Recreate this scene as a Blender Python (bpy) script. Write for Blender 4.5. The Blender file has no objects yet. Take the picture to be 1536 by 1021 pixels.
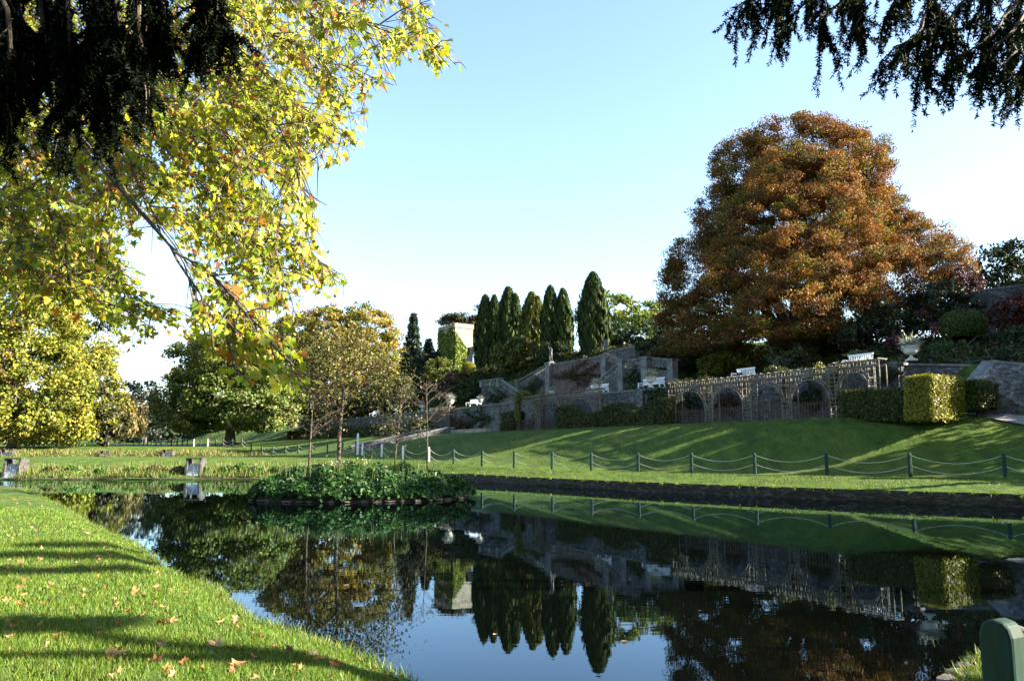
import bpy, bmesh, math, random
import numpy as np
from mathutils import Vector, Matrix
from mathutils.geometry import delaunay_2d_cdt

SC = bpy.context.scene
COL = SC.collection
R = math.radians
rng = np.random.default_rng(7)
random.seed(7)

# ------------------------------------------------------------------ camera, sky, sun, exposure
F, CX, CY, HORIZON, EYE = 1192.0, 768.0, 510.5, 677.0, 1.6
PITCH = math.atan((HORIZON - CY) / F)
cam = bpy.data.cameras.new('camera')
camo = bpy.data.objects.new('camera', cam)
COL.objects.link(camo)
cam.sensor_width = 36.0
cam.lens = 36.0 * F / 1536.0
cam.clip_start, cam.clip_end = 0.05, 6000
camo.location = (0, 0, EYE)
camo.rotation_euler = (math.pi / 2 + PITCH, 0, 0)
SC.camera = camo

SUN_EL, SUN_AZ = R(25.0), R(96.0)          # azimuth clockwise from +Y
SUN_DIR = Vector((math.sin(SUN_AZ) * math.cos(SUN_EL), math.cos(SUN_AZ) * math.cos(SUN_EL), math.sin(SUN_EL)))
world = bpy.data.worlds.new('World')
SC.world = world
world.use_nodes = True
wn = world.node_tree
bg = wn.nodes['Background']
sky = wn.nodes.new('ShaderNodeTexSky')
sky.sky_type = 'NISHITA'
sky.sun_disc = False
sky.sun_elevation = SUN_EL
sky.sun_rotation = SUN_AZ
sky.air_density = 1.0
sky.dust_density = 0.8
sky.ozone_density = 1.8
wn.links.new(sky.outputs[0], bg.inputs[0])
bg.inputs[1].default_value = 0.066
sun = bpy.data.lights.new('sun', 'SUN')
sun.energy = 5.0
sun.angle = R(0.5)
sun.color = (1.0, 0.92, 0.77)
suno = bpy.data.objects.new('sun', sun)
COL.objects.link(suno)
suno.location = (60, 0, 60)
suno.rotation_euler = SUN_DIR.to_track_quat('Z', 'Y').to_euler()
vs = SC.view_settings
vs.view_transform = 'Standard'
vs.look = 'None'
vs.gamma = 1.0
vs.use_curve_mapping = False
vs.exposure = 2.9
SC.cycles.max_bounces = 6
SC.cycles.transparent_max_bounces = 4
SC.cycles.caustics_reflective = False
SC.cycles.caustics_refractive = False
try:
    SC.cycles.use_denoising = True
except Exception:
    pass

# ------------------------------------------------------------------ measuring the place
CP, SP = math.cos(PITCH), math.sin(PITCH)
def ray(px, py):
    x, y = (px - CX) / F, (CY - py) / F
    return Vector((x, CP - y * SP, SP + y * CP))
def P(px, py, Y):
    d = ray(px, py)
    k = Y / d.y
    return Vector((d.x * k, Y, EYE + d.z * k))
def on_z(px, py, z):
    d = ray(px, py)
    k = (z - EYE) / d.z
    return Vector((d.x * k, d.y * k, z))
S0 = (16.4, 40.5)
U = (-0.518, 0.855)      # along the terrace, away from the camera
N = (0.855, 0.518)       # up the hill
def st(s, t, z=0.0):
    return Vector((S0[0] + U[0] * s + N[0] * t, S0[1] + U[1] * s + N[1] * t, z))
def to_st(x, y):
    dx, dy = x - S0[0], y - S0[1]
    return U[0] * dx + U[1] * dy, N[0] * dx + N[1] * dy
def hit_t(px, py, t):
    """where the sight line through a point of the photo meets the upright plane t metres up the hill: (s, z)"""
    d = ray(px, py)
    k = (t + N[0] * S0[0] + N[1] * S0[1]) / (N[0] * d.x + N[1] * d.y)
    s, _ = to_st(d.x * k, d.y * k)
    return s, EYE + d.z * k

# ------------------------------------------------------------------ object helpers
def tag(o, label=None, cat=None, group=None, kind=None):
    if label: o['label'] = label
    if cat: o['category'] = cat
    if group: o['group'] = group
    if kind: o['kind'] = kind
    return o
def thing(name, label, cat, loc=(0, 0, 0), rz=0.0, group=None):
    o = bpy.data.objects.new(name, None)
    COL.objects.link(o)
    o.location = loc
    o.rotation_euler = (0, 0, rz)
    o.empty_display_size = 0.3
    return tag(o, label, cat, group)
def link(name, me, mat=None, parent=None, world_space=False):
    """world_space: the mesh is modelled in world coordinates, keep it there under its parent"""
    o = bpy.data.objects.new(name, me)
    COL.objects.link(o)
    if mat is not None and len(me.materials) == 0:
        me.materials.append(mat)
    if parent is not None:
        o.parent = parent
        if world_space:
            m = Matrix.Translation(parent.location) @ parent.rotation_euler.to_matrix().to_4x4()
            o.matrix_parent_inverse = m.inverted()
    return o
def copy_tree(o, parent=None):
    c = o.copy()
    COL.objects.link(c)
    c.parent = parent
    for ch in list(o.children):
        copy_tree(ch, c)
    return c

class MB:
    """collects shapes into ONE mesh"""
    def __init__(self):
        self.v, self.f = [], []
    def add(self, verts, faces):
        n = len(self.v)
        self.v += [tuple(p) for p in verts]
        self.f += [tuple(i + n for i in f) for f in faces]
    def box(self, c, size, M=None):
        x, y, z = size[0] / 2, size[1] / 2, size[2] / 2
        vs_ = [Vector((sx * x, sy * y, sz * z)) for sz in (-1, 1) for sy in (-1, 1) for sx in (-1, 1)]
        if M is not None: vs_ = [M @ p for p in vs_]
        c = Vector(c)
        self.add([p + c for p in vs_], [(0, 2, 3, 1), (4, 5, 7, 6), (0, 1, 5, 4), (2, 6, 7, 3), (0, 4, 6, 2), (1, 3, 7, 5)])
    def bar(self, a, b, w, d=None, up=None):
        """a square bar from a to b"""
        a, b = Vector(a), Vector(b)
        d = d or w
        ax = (b - a).normalized()
        up = Vector(up) if up else (Vector((0, 0, 1)) if abs(ax.z) < 0.9 else Vector((0.518, -0.855, 0)))
        e1 = ax.cross(up).normalized(); e2 = e1.cross(ax)
        q = [(-1, -1), (1, -1), (1, 1), (-1, 1)]
        vs_ = [p + e1 * (i * w / 2) + e2 * (j * d / 2) for p in (a, b) for i, j in q]
        self.add(vs_, [(3, 2, 1, 0), (4, 5, 6, 7)] + [(k, (k + 1) % 4, 4 + (k + 1) % 4, 4 + k) for k in range(4)])
    def tube(self, pts, rad, n=7, caps=True):
        pts = [Vector(p) for p in pts]
        if not hasattr(rad, '__len__'): rad = [rad] * len(pts)
        rings = []
        ref = Vector((0.31, 0.17, 0.93))
        for i, p in enumerate(pts):
            ax = (pts[min(i + 1, len(pts) - 1)] - pts[max(i - 1, 0)]).normalized()
            e1 = ax.cross(ref)
            if e1.length < 0.05: e1 = ax.cross(Vector((1, 0, 0)))
            e1.normalize(); e2 = ax.cross(e1)
            rings.append([p + (e1 * math.cos(2 * math.pi * k / n) + e2 * math.sin(2 * math.pi * k / n)) * rad[i] for k in range(n)])
        fs = []
        for i in range(len(pts) - 1):
            for k in range(n):
                fs.append((i * n + k, i * n + (k + 1) % n, (i + 1) * n + (k + 1) % n, (i + 1) * n + k))
        if caps:
            fs.append(tuple(range(n - 1, -1, -1)))
            fs.append(tuple((len(pts) - 1) * n + k for k in range(n)))
        self.add([p for r_ in rings for p in r_], fs)
    def lathe(self, prof, c=(0, 0, 0), n=16):
        c = Vector(c)
        vs_ = [c + Vector((r_ * math.cos(2 * math.pi * k / n), r_ * math.sin(2 * math.pi * k / n), z)) for r_, z in prof for k in range(n)]
        fs = [(i * n + k, i * n + (k + 1) % n, (i + 1) * n + (k + 1) % n, (i + 1) * n + k) for i in range(len(prof) - 1) for k in range(n)]
        fs += [tuple(range(n - 1, -1, -1)), tuple((len(prof) - 1) * n + k for k in range(n))]
        self.add(vs_, fs)
    def prism(self, poly, off):
        """polygon of 3-D points swept by the vector off"""
        n = len(poly); off = Vector(off)
        poly = [Vector(p) for p in poly]
        self.add(poly + [p + off for p in poly],
                 [tuple(range(n)), tuple(range(2 * n - 1, n - 1, -1))] + [(k, n + k, n + (k + 1) % n, (k + 1) % n) for k in range(n)])
    def build(self, name, mat=None, parent=None, world_space=False, smooth=False, bevel=0.0):
        me = bpy.data.meshes.new(name)
        me.from_pydata(self.v, [], self.f)
        bm = bmesh.new(); bm.from_mesh(me)
        bmesh.ops.recalc_face_normals(bm, faces=bm.faces)
        bm.to_mesh(me); bm.free()
        if smooth:
            me.polygons.foreach_set('use_smooth', [True] * len(me.polygons))
        o = link(name, me, mat, parent, world_space)
        if bevel:
            b = o.modifiers.new('edge', 'BEVEL'); b.width = bevel; b.segments = 2; b.limit_method = 'ANGLE'
        return o

# ------------------------------------------------------------------ materials
def node_mat(name):
    m = bpy.data.materials.new(name)
    m.use_nodes = True
    nt = m.node_tree
    for n in list(nt.nodes): nt.nodes.remove(n)
    out = nt.nodes.new('ShaderNodeOutputMaterial')
    return m, nt, out
def principled(nt, out, rough=0.8, spec=0.3):
    b = nt.nodes.new('ShaderNodeBsdfPrincipled')
    b.inputs['Roughness'].default_value = rough
    b.inputs['Specular IOR Level'].default_value = spec
    nt.links.new(b.outputs[0], out.inputs[0])
    return b
def position(nt, scale=(1, 1, 1)):
    g = nt.nodes.new('ShaderNodeNewGeometry')
    m = nt.nodes.new('ShaderNodeMapping')
    m.inputs['Scale'].default_value = scale
    nt.links.new(g.outputs['Position'], m.inputs[0])
    return m.outputs[0]
def noise_tex(nt, vec, scale, detail=4, rough=0.55):
    n = nt.nodes.new('ShaderNodeTexNoise')
    n.inputs['Scale'].default_value = scale
    n.inputs['Detail'].default_value = detail
    n.inputs['Roughness'].default_value = rough
    nt.links.new(vec, n.inputs['Vector'])
    return n.outputs['Fac']
def ramp(nt, fac, stops):
    r_ = nt.nodes.new('ShaderNodeValToRGB')
    e = r_.color_ramp.elements
    while len(e) < len(stops): e.new(0.5)
    for k, (p, c) in enumerate(stops):
        e[k].position = p; e[k].color = (*c, 1)
    nt.links.new(fac, r_.inputs[0])
    return r_.outputs[0]
def mix(nt, a, b, fac, mode='MIX'):
    m = nt.nodes.new('ShaderNodeMix'); m.data_type = 'RGBA'; m.blend_type = mode
    for s_, v in ((m.inputs[6], a), (m.inputs[7], b), (m.inputs[0], fac)):
        if hasattr(v, 'is_linked'): nt.links.new(v, s_)
        elif hasattr(v, '__len__'): s_.default_value = (*v, 1)
        else: s_.default_value = v
    return m.outputs[2]
def bump(nt, b, height, strength=0.4, dist=0.02):
    n = nt.nodes.new('ShaderNodeBump')
    n.inputs['Strength'].default_value = strength
    n.inputs['Distance'].default_value = dist
    nt.links.new(height, n.inputs['Height'])
    nt.links.new(n.outputs[0], b.inputs['Normal'])

def foliage_mat(name, trans=0.35, gloss=0.25, tcol=(1.25, 1.15, 0.55)):
    m, nt, out = node_mat(name)
    a = nt.nodes.new('ShaderNodeAttribute'); a.attribute_name = 'Col'
    b = nt.nodes.new('ShaderNodeBsdfPrincipled')
    b.inputs['Roughness'].default_value = 0.5
    b.inputs['Specular IOR Level'].default_value = gloss
    nt.links.new(a.outputs['Color'], b.inputs['Base Color'])
    t = nt.nodes.new('ShaderNodeBsdfTranslucent')
    nt.links.new(mix(nt, a.outputs['Color'], tcol, 1.0, 'MULTIPLY'), t.inputs[0])
    x = nt.nodes.new('ShaderNodeMixShader'); x.inputs[0].default_value = trans
    nt.links.new(b.outputs[0], x.inputs[1]); nt.links.new(t.outputs[0], x.inputs[2])
    nt.links.new(x.outputs[0], out.inputs[0])
    return m
def plain_mat(name, stops, scale=3.0, rough=0.85, spec=0.25, bmp=0.3, dist=0.01, stretch=(1, 1, 1), detail=5):
    m, nt, out = node_mat(name)
    b = principled(nt, out, rough, spec)
    v = position(nt, stretch)
    f = noise_tex(nt, v, scale, detail, 0.6)
    nt.links.new(ramp(nt, f, stops), b.inputs['Base Color'])
    if bmp: bump(nt, b, f, bmp, dist)
    return m
def masonry_mat(name, cells, mortar, scale=2.6, stain=(0.05, 0.055, 0.04), stain_amt=0.6):
    """rubble stone: cells laid flat, mortar between, lichen and damp stains with shapes of their own"""
    m, nt, out = node_mat(name)
    b = principled(nt, out, 0.9, 0.2)
    v = position(nt, (1, 1, 2.1))
    vo = nt.nodes.new('ShaderNodeTexVoronoi'); vo.inputs['Scale'].default_value = scale
    nt.links.new(v, vo.inputs['Vector'])
    ve = nt.nodes.new('ShaderNodeTexVoronoi'); ve.feature = 'DISTANCE_TO_EDGE'; ve.inputs['Scale'].default_value = scale
    nt.links.new(v, ve.inputs['Vector'])
    sep = nt.nodes.new('ShaderNodeSeparateColor'); nt.links.new(vo.outputs['Color'], sep.inputs[0])
    c = ramp(nt, sep.outputs[0], cells)
    e = ramp(nt, ve.outputs['Distance'], [(0.02, (0, 0, 0)), (0.09, (1, 1, 1))])
    c = mix(nt, mortar, c, e)
    n1 = noise_tex(nt, position(nt, (0.8, 0.8, 0.25)), 0.9, 6, 0.65)
    c = mix(nt, c, stain, mix(nt, (0, 0, 0), ramp(nt, n1, [(0.42, (0, 0, 0)), (0.68, (1, 1, 1))]), stain_amt))
    n2 = noise_tex(nt, position(nt), 5.0, 5, 0.7)
    c = mix(nt, c, (0.4, 0.4, 0.35), mix(nt, (0, 0, 0), ramp(nt, n2, [(0.6, (0, 0, 0)), (0.75, (1, 1, 1))]), 0.35))
    nt.links.new(c, b.inputs['Base Color'])
    bump(nt, b, e, 0.7, 0.03)
    return m

M = {}
M['leaf'] = foliage_mat('foliage', 0.28, 0.2)
M['dull_leaf'] = foliage_mat('dull_leaf', 0.26, 0.04, (1.3, 1.05, 0.5))
M['broadleaf'] = foliage_mat('broad_leaf', 0.6, 0.3, (1.3, 1.2, 0.5))
M['needle'] = foliage_mat('needle_foliage', 0.08, 0.12)
M['yew'] = foliage_mat('yew_needles', 0.06, 0.03)
M['bark'] = plain_mat('bark', [(0.3, (0.035, 0.028, 0.02)), (0.7, (0.12, 0.10, 0.075))], 6, bmp=0.8, dist=0.03, stretch=(1, 1, 0.25))
M['twig'] = plain_mat('twig_bark', [(0.3, (0.03, 0.022, 0.015)), (0.7, (0.09, 0.07, 0.05))], 20, bmp=0)
M['stone'] = masonry_mat('rubble_stone', [(0, (0.035, 0.036, 0.040)), (0.5, (0.085, 0.083, 0.083)), (1, (0.185, 0.178, 0.17))], (0.11, 0.105, 0.10), 4.6, (0.03, 0.034, 0.026), 0.8)
M['pale_stone'] = masonry_mat('pale_rubble', [(0, (0.17, 0.14, 0.10)), (0.5, (0.24, 0.20, 0.145)), (1, (0.31, 0.265, 0.195))], (0.22, 0.19, 0.14), 2.2, (0.2, 0.19, 0.16), 0.4)
M['coping'] = plain_mat('coping_stone', [(0.3, (0.06, 0.062, 0.06)), (0.7, (0.19, 0.185, 0.178))], 2.5, bmp=0.4)
M['creeper_stone'] = plain_mat('creeper_bound_wall', [(0.3, (0.045, 0.03, 0.03)), (0.55, (0.10, 0.07, 0.065)), (0.8, (0.17, 0.15, 0.14))], 3.0, bmp=0.8, dist=0.08, stretch=(1.6, 1.6, 0.35))
M['wet_stone'] = plain_mat('wet_stone', [(0.35, (0.015, 0.014, 0.011)), (0.65, (0.075, 0.07, 0.058))], 5, bmp=0.6, dist=0.03)
M['urn'] = plain_mat('urn_stone', [(0.3, (0.34, 0.32, 0.28)), (0.7, (0.52, 0.50, 0.45))], 4, bmp=0.15)
M['white'] = plain_mat('white_paint', [(0.3, (0.6, 0.6, 0.58)), (0.7, (0.74, 0.74, 0.72))], 3, rough=0.5, bmp=0.05)
M['trellis'] = plain_mat('weathered_trellis', [(0.3, (0.055, 0.044, 0.034)), (0.7, (0.18, 0.15, 0.115))], 6, bmp=0.1)
M['picket'] = plain_mat('brown_picket', [(0.3, (0.05, 0.03, 0.024)), (0.7, (0.11, 0.075, 0.055))], 6, bmp=0.1)
def painted_timber():
    m, nt, out = node_mat('green_painted_timber'); b = principled(nt, out, .6, .12)
    f = noise_tex(nt, position(nt, (1, 1, .25)), 14, 6, .65)
    c = ramp(nt, f, [(.3, (.006, .019, .014)), (.7, (.017, .046, .034))])
    g = noise_tex(nt, position(nt, (1, 1, .5)), 38, 5, .7)
    c = mix(nt, c, (.06, .05, .035), ramp(nt, g, [(.66, (0, 0, 0)), (.70, (.8, .8, .8))]))
    h = noise_tex(nt, position(nt), 5, 4, .6)
    c = mix(nt, c, (.018, .024, .008), ramp(nt, h, [(.5, (0, 0, 0)), (.75, (.7, .7, .7))]))
    nt.links.new(c, b.inputs['Base Color'])
    bump(nt, b, noise_tex(nt, position(nt, (1, 1, .06)), 60, 4, .6), .35, .004)
    return m
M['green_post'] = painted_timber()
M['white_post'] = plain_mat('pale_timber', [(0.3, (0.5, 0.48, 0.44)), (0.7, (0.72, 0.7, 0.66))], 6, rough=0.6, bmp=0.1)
M['rope'] = plain_mat('rope', [(0.3, (0.25, 0.22, 0.17)), (0.7, (0.45, 0.41, 0.33))], 30, bmp=0.2)
M['soil'] = plain_mat('bank_soil', [(0.35, (0.010, 0.008, 0.005)), (0.52, (0.028, 0.022, 0.013)), (0.62, (0.06, 0.05, 0.03)), (0.75, (0.16, 0.135, 0.09))], 4.5, bmp=0.9, dist=0.06, stretch=(1, 1, 3.0), detail=8)
M['bronze'] = plain_mat('dark_bronze', [(0.3, (0.03, 0.035, 0.035)), (0.7, (0.07, 0.08, 0.075))], 8, rough=0.5, bmp=0.1)
M['path'] = plain_mat('path_gravel', [(0.3, (0.12, 0.11, 0.10)), (0.7, (0.22, 0.20, 0.185))], 14, bmp=0.3)
M['rock'] = plain_mat('bank_rock', [(0.3, (0.035, 0.03, 0.022)), (0.7, (0.14, 0.12, 0.095))], 5, bmp=0.5, dist=0.02)
M['dry_leaf'] = foliage_mat('dry_leaf', 0.15, 0.15, (1.2, 1.0, 0.7))

def grass_mat():
    m, nt, out = node_mat('grass_turf')
    b = principled(nt, out, 0.9, 0.12)
    v = position(nt)
    big = noise_tex(nt, v, 0.22, 4, 0.6)
    mid = noise_tex(nt, v, 2.2, 5, 0.65)
    fine = noise_tex(nt, position(nt, (1, 0.5, 1)), 26, 4, 0.75)
    c = ramp(nt, mid, [(0.25, (0.026, 0.058, 0.009)), (0.5, (0.052, 0.093, 0.012)), (0.75, (0.088, 0.125, 0.018))])
    c = mix(nt, c, (0.10, 0.118, 0.022), ramp(nt, big, [(0.45, (0, 0, 0)), (0.75, (0.75, 0.75, 0.75))]))
    c = mix(nt, c, ramp(nt, fine, [(0.3, (0.35, 0.4, 0.35)), (0.7, (1.35, 1.3, 1.2))]), 0.75, 'MULTIPLY')
    streak = noise_tex(nt, position(nt, (1.3, 0.35, 0.4)), 1.6, 6, 0.7)
    c = mix(nt, c, ramp(nt, streak, [(0.3, (0.42, 0.48, 0.45)), (0.7, (1.3, 1.25, 1.1))]), 0.85, 'MULTIPLY')
    nt.links.new(c, b.inputs['Base Color'])
    add = nt.nodes.new('ShaderNodeMath'); add.operation = 'MULTIPLY_ADD'; add.inputs[1].default_value = 0.5
    nt.links.new(fine, add.inputs[0]); nt.links.new(mid, add.inputs[2])
    bump(nt, b, add.outputs[0], 0.9, 0.09)
    return m
M['grass'] = grass_mat()
def water_mat():
    m, nt, out = node_mat('still_water')
    b = nt.nodes.new('ShaderNodeBsdfDiffuse'); b.inputs[0].default_value = (0.0008, 0.0012, 0.0009, 1)
    g = nt.nodes.new('ShaderNodeBsdfGlossy'); g.inputs['Roughness'].default_value = 0.0
    g.inputs['Color'].default_value = (0.70, 0.86, 1.0, 1)
    fr = nt.nodes.new('ShaderNodeFresnel'); fr.inputs[0].default_value = 1.333
    x = nt.nodes.new('ShaderNodeMixShader')
    n1 = noise_tex(nt, position(nt, (0.5, 1.6, 1)), 3.2, 3, 0.5)
    n2 = noise_tex(nt, position(nt, (0.10, 0.16, 1)), 1.0, 2, 0.5)
    mul = nt.nodes.new('ShaderNodeMath'); mul.operation = 'MULTIPLY'
    nt.links.new(n1, mul.inputs[0]); nt.links.new(ramp(nt, n2, [(0.4, (0.15, 0.15, 0.15)), (0.65, (1, 1, 1))]), mul.inputs[1])
    bp = nt.nodes.new('ShaderNodeBump'); bp.inputs['Strength'].default_value = 0.022; bp.inputs['Distance'].default_value = 0.03
    nt.links.new(mul.outputs[0], bp.inputs['Height'])
    for n in (g, fr): nt.links.new(bp.outputs[0], n.inputs['Normal'])
    nt.links.new(fr.outputs[0], x.inputs[0]); nt.links.new(b.outputs[0], x.inputs[1]); nt.links.new(g.outputs[0], x.inputs[2])
    nt.links.new(x.outputs[0], out.inputs[0])
    return m
M['water'] = water_mat()

# ------------------------------------------------------------------ foliage
def unit(n, g=None):
    v = (g or rng).normal(size=(n, 3))
    return v / np.maximum(np.linalg.norm(v, axis=1, keepdims=True), 1e-9)
def normed(v):
    return v / np.maximum(np.linalg.norm(v, axis=1, keepdims=True), 1e-9)
def pick(palette, n, jit=0.18, tone=None):
    """leaf colours from a palette of (rgb, weight); tone: index per leaf of its clump for colours that run in clumps"""
    cols = np.array([c for c, w in palette], float); w = np.array([w for c, w in palette], float); w /= w.sum()
    idx = rng.choice(len(w), n, p=w)
    if tone is not None:
        m = int(tone.max()) + 1
        ci = rng.choice(len(w), m, p=w)
        keep = rng.random(n) < 0.62
        idx = np.where(keep, ci[tone], idx)
    c = cols[idx] * (1 + rng.normal(size=(n, 1)) * jit)
    c *= (1 + rng.normal(size=(n, 3)) * 0.06) * 0.74
    return np.clip(c, 0.004, 0.9)
DIAMOND = np.array([(0, -0.5, 0), (0.5, 0.0, 0.08), (0, 0.5, 0), (-0.5, 0.0, 0.08)])
BLADE = np.array([(-0.5, 0, 0), (0.5, 0, 0), (0, 1.0, 0)])
def plane_leaf_shape():
    pts = []
    for ang, r_ in [(-90, .12), (-58, .30), (-28, .52), (-8, .30), (14, .62), (36, .36), (52, .52), (66, .42), (90, .82)]:
        pts.append((r_ * math.cos(R(ang)), r_ * math.sin(R(ang))))
    pts += [(-x, y) for x, y in reversed(pts[1:-1])]
    return np.array([(x * 0.72, y * 0.72 - 0.1, -0.28 * (x * x + 0.7 * y * y)) for x, y in pts])
PLANE = plane_leaf_shape()
def leaf_mesh(name, pts, axis, nrm, length, width, cols, mat, parent=None, shape=DIAMOND, extra=None):
    n, k = len(pts), len(shape)
    a = normed(axis)
    nn = nrm - a * np.sum(nrm * a, axis=1, keepdims=True)
    nn = normed(nn)
    b = np.cross(a, nn)
    L = np.broadcast_to(np.asarray(length, float), (n,))[:, None, None]
    W = np.broadcast_to(np.asarray(width, float), (n,))[:, None, None]
    V = pts[:, None, :] + shape[None, :, 0:1] * W * b[:, None, :] + shape[None, :, 1:2] * L * a[:, None, :] + shape[None, :, 2:3] * L * nn[:, None, :]
    V = V.reshape(-1, 3)
    nv, nf = n * k, n
    loops = np.arange(n * k); starts = np.arange(n) * k
    C = np.concatenate([cols, np.ones((n, 1))], axis=1)
    if extra is not None:                      # a solid core joined into the same mesh: (verts, quads/ngons, colour)
        ev, ef, ec = extra
        V = np.concatenate([V, np.array(ev, float)])
        ls = [np.array(f) + nv for f in ef]
        cnt = np.array([len(f) for f in ef])
        starts = np.concatenate([starts, len(loops) + np.concatenate([[0], np.cumsum(cnt)[:-1]])])
        loops = np.concatenate([loops] + ls)
        C = np.concatenate([C, np.tile(np.array([[*ec, 1.0]]), (len(ef), 1))])
        nf += len(ef); nv += len(ev)
    me = bpy.data.meshes.new(name)
    me.vertices.add(nv); me.loops.add(len(loops)); me.polygons.add(nf)
    me.vertices.foreach_set('co', V.astype(np.float32).ravel())
    me.loops.foreach_set('vertex_index', loops.astype(np.int32))
    me.polygons.foreach_set('loop_start', starts.astype(np.int32))
    at = me.attributes.new('Col', 'FLOAT_COLOR', 'FACE')
    at.data.foreach_set('color', C.astype(np.float32).ravel())
    me.update(calc_edges=True)
    return link(name, me, mat, parent, world_space=True)
def clumps_to_leaves(cen, outw, r, per, flat=0.55, up=0.55):
    """leaves spread through flattened clumps: positions, normals, clump index"""
    m = len(cen)
    idx = np.repeat(np.arange(m), per)
    d = unit(len(idx)) * (rng.random((len(idx), 1)) ** 0.42)
    d *= np.broadcast_to(np.asarray(r, float), (m,))[idx][:, None]
    d[:, 2] *= flat
    p = cen[idx] + d
    nr = normed(outw[idx] * 0.7 + np.array([0, 0, up]) + unit(len(idx)) * 0.55)
    return p, nr, idx
def lobes_px(lobes, Y, depth=0.8):
    """crown lobes measured in the photo (px, py, rx, ry[, dY]) set at their real distance"""
    out = []
    for l in lobes:
        px, py, rx, ry = l[:4]; dy = l[4] if len(l) > 4 else 0.0
        y = Y + dy
        c = P(px, py, y); k = y / F / CP
        out.append((np.array(c), np.array([rx * k, rx * k * depth, ry * k])))
    return out
def crown_clumps(lobes, clump_r, cover=1.5, inner=0.7):
    cen, out = [], []
    allc = np.array([c for c, r in lobes]); allr = np.array([r for c, r in lobes])
    for i, (c, r) in enumerate(lobes):
        area = 4 * math.pi * ((r[0] * r[1]) ** 1.6 / 3 + (r[0] * r[2]) ** 1.6 / 3 + (r[1] * r[2]) ** 1.6 / 3) ** (1 / 1.6)
        n = max(6, int(cover * area / (math.pi * clump_r ** 2)))
        d = unit(n)
        rad = 1 - (1 - inner) * rng.random((n, 1)) ** 1.5
        p = c + d * r * rad * (1 + rng.normal(size=(n, 1)) * 0.05)
        inside = np.zeros(n, bool)
        for j in range(len(allc)):
            if j != i:
                inside |= np.sum(((p - allc[j]) / allr[j]) ** 2, axis=1) < 0.45
        p, d = p[~inside], d[~inside]
        cen.append(p); out.append(normed(d / r))
    return np.concatenate(cen), np.concatenate(out)
def limb_tree(mb, base, targets, r0, gz):
    """tapered trunk with limbs that reach into the crown"""
    base = Vector(base)
    top = Vector((base.x, base.y, gz))
    mb.tube([base - Vector((0, 0, 0.4)), base + Vector((0, 0, 0.15)), base + (top - base) * 0.35, top], [r0 * 1.5, r0 * 1.2, r0 * 0.9, r0 * 0.65], 9)
    for t in targets:
        t = Vector(t)
        if t.z < top.z + 0.3: continue
        mid = top.lerp(t, 0.5) + Vector((random.uniform(-.3, .3), random.uniform(-.3, .3), 0.12 * (t - top).length))
        mb.tube([top - Vector((0, 0, 0.3)), top.lerp(mid, 0.5) + Vector((0, 0, 0.2)), mid, t], [r0 * 0.5, r0 * 0.38, r0 * 0.25, r0 * 0.06], 6)
def broad_tree(name, label, cat, base, lobes, palette, leaf, clump_r, per, group=None, trunk_r=0.35, cover=1.5, flat=0.55, up=0.55,
               mat='leaf', inner=0.7, aspect=0.7, jit=0.18, droop=0.0, limbs=8):
    base = Vector(base)
    t = thing(name, label, cat, base, 0, group)
    cen, out = crown_clumps(lobes, clump_r, cover, inner)
    p, nr, idx = clumps_to_leaves(cen, out, clump_r * rng.uniform(0.6, 1.25, len(cen)), per, flat, up)
    keep = p[:, 2] > base.z + 0.05
    p, nr, idx = p[keep], nr[keep], idx[keep]
    ax = unit(len(p)) + out[idx] * 0.5 + np.array([0, 0, -droop])
    L = leaf * rng.uniform(0.6, 1.35, len(p))
    leaf_mesh('crown', p, ax, nr, L, L * aspect, pick(palette, len(p), jit, idx), M[mat], t)
    lc = sorted([c for c, r in lobes], key=lambda c: c[2])
    zmin = min(c[2] - r[2] * 0.3 for c, r in lobes)
    mb = MB()
    sel = [lc[int(k)] for k in np.linspace(0, len(lc) - 1, min(limbs, len(lc)))]
    limb_tree(mb, base, sel, trunk_r, max(base.z + 0.5, min(zmin, base.z + 6)))
    mb.build('trunk', M['bark'], t, True, True)
    return t
# ------------------------------------------------------------------ the ground: one sheet to the horizon, with the pond cut into it
NEAR_EDGE_PX = [(600, 1021), (545, 992), (480, 965), (420, 945), (365, 925), (340, 905), (312, 880), (270, 868), (235, 848), (215, 828),
                (190, 810), (160, 800), (130, 785), (95, 762), (62, 746), (34, 733), (8, 731)]
near_edge = [on_z(px, py, 0.08) for px, py in NEAR_EDGE_PX]
E_NEAR, E_FAR, E_RIGHT, E_RNEAR = 0.09, 0.05, 0.37, 0.16
pond = [(p.x, p.y, E_NEAR) for p in near_edge]
pond += [(-27.5, 37.5, E_NEAR), (-34, 39.5, E_NEAR), (-38, 44, E_FAR), (-33, 46.2, E_FAR), (-27, 46.5, E_FAR), (-21, 46.7, E_FAR), (-14, 46.9, E_FAR), (-8.5, 47.3, E_FAR),
         (-5.2, 46.6, 0.3), (-2.4, 43.6, 0.42), (0.4, 39.8, E_RIGHT), (3.7, 35.0, E_RIGHT), (6.0, 32.0, E_RIGHT), (8.8, 28.9, E_RIGHT), (11.6, 26.2, E_RIGHT),
         (14.8, 23.6, E_RIGHT), (20, 20, E_RIGHT), (25, 14, E_RIGHT), (20, 9.5, 0.3), (11, 8.2, E_RNEAR), (6.2, 7.6, E_RNEAR), (4.2, 6.6, E_RNEAR), (3.25, 5.75, E_RNEAR),
         (2.75, 5.1, E_RNEAR), (2.2, 4.4, E_RNEAR), (1.2, 3.9, E_RNEAR), (0.0, 4.1, E_NEAR), (-0.5, 4.7, E_NEAR)]
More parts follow.
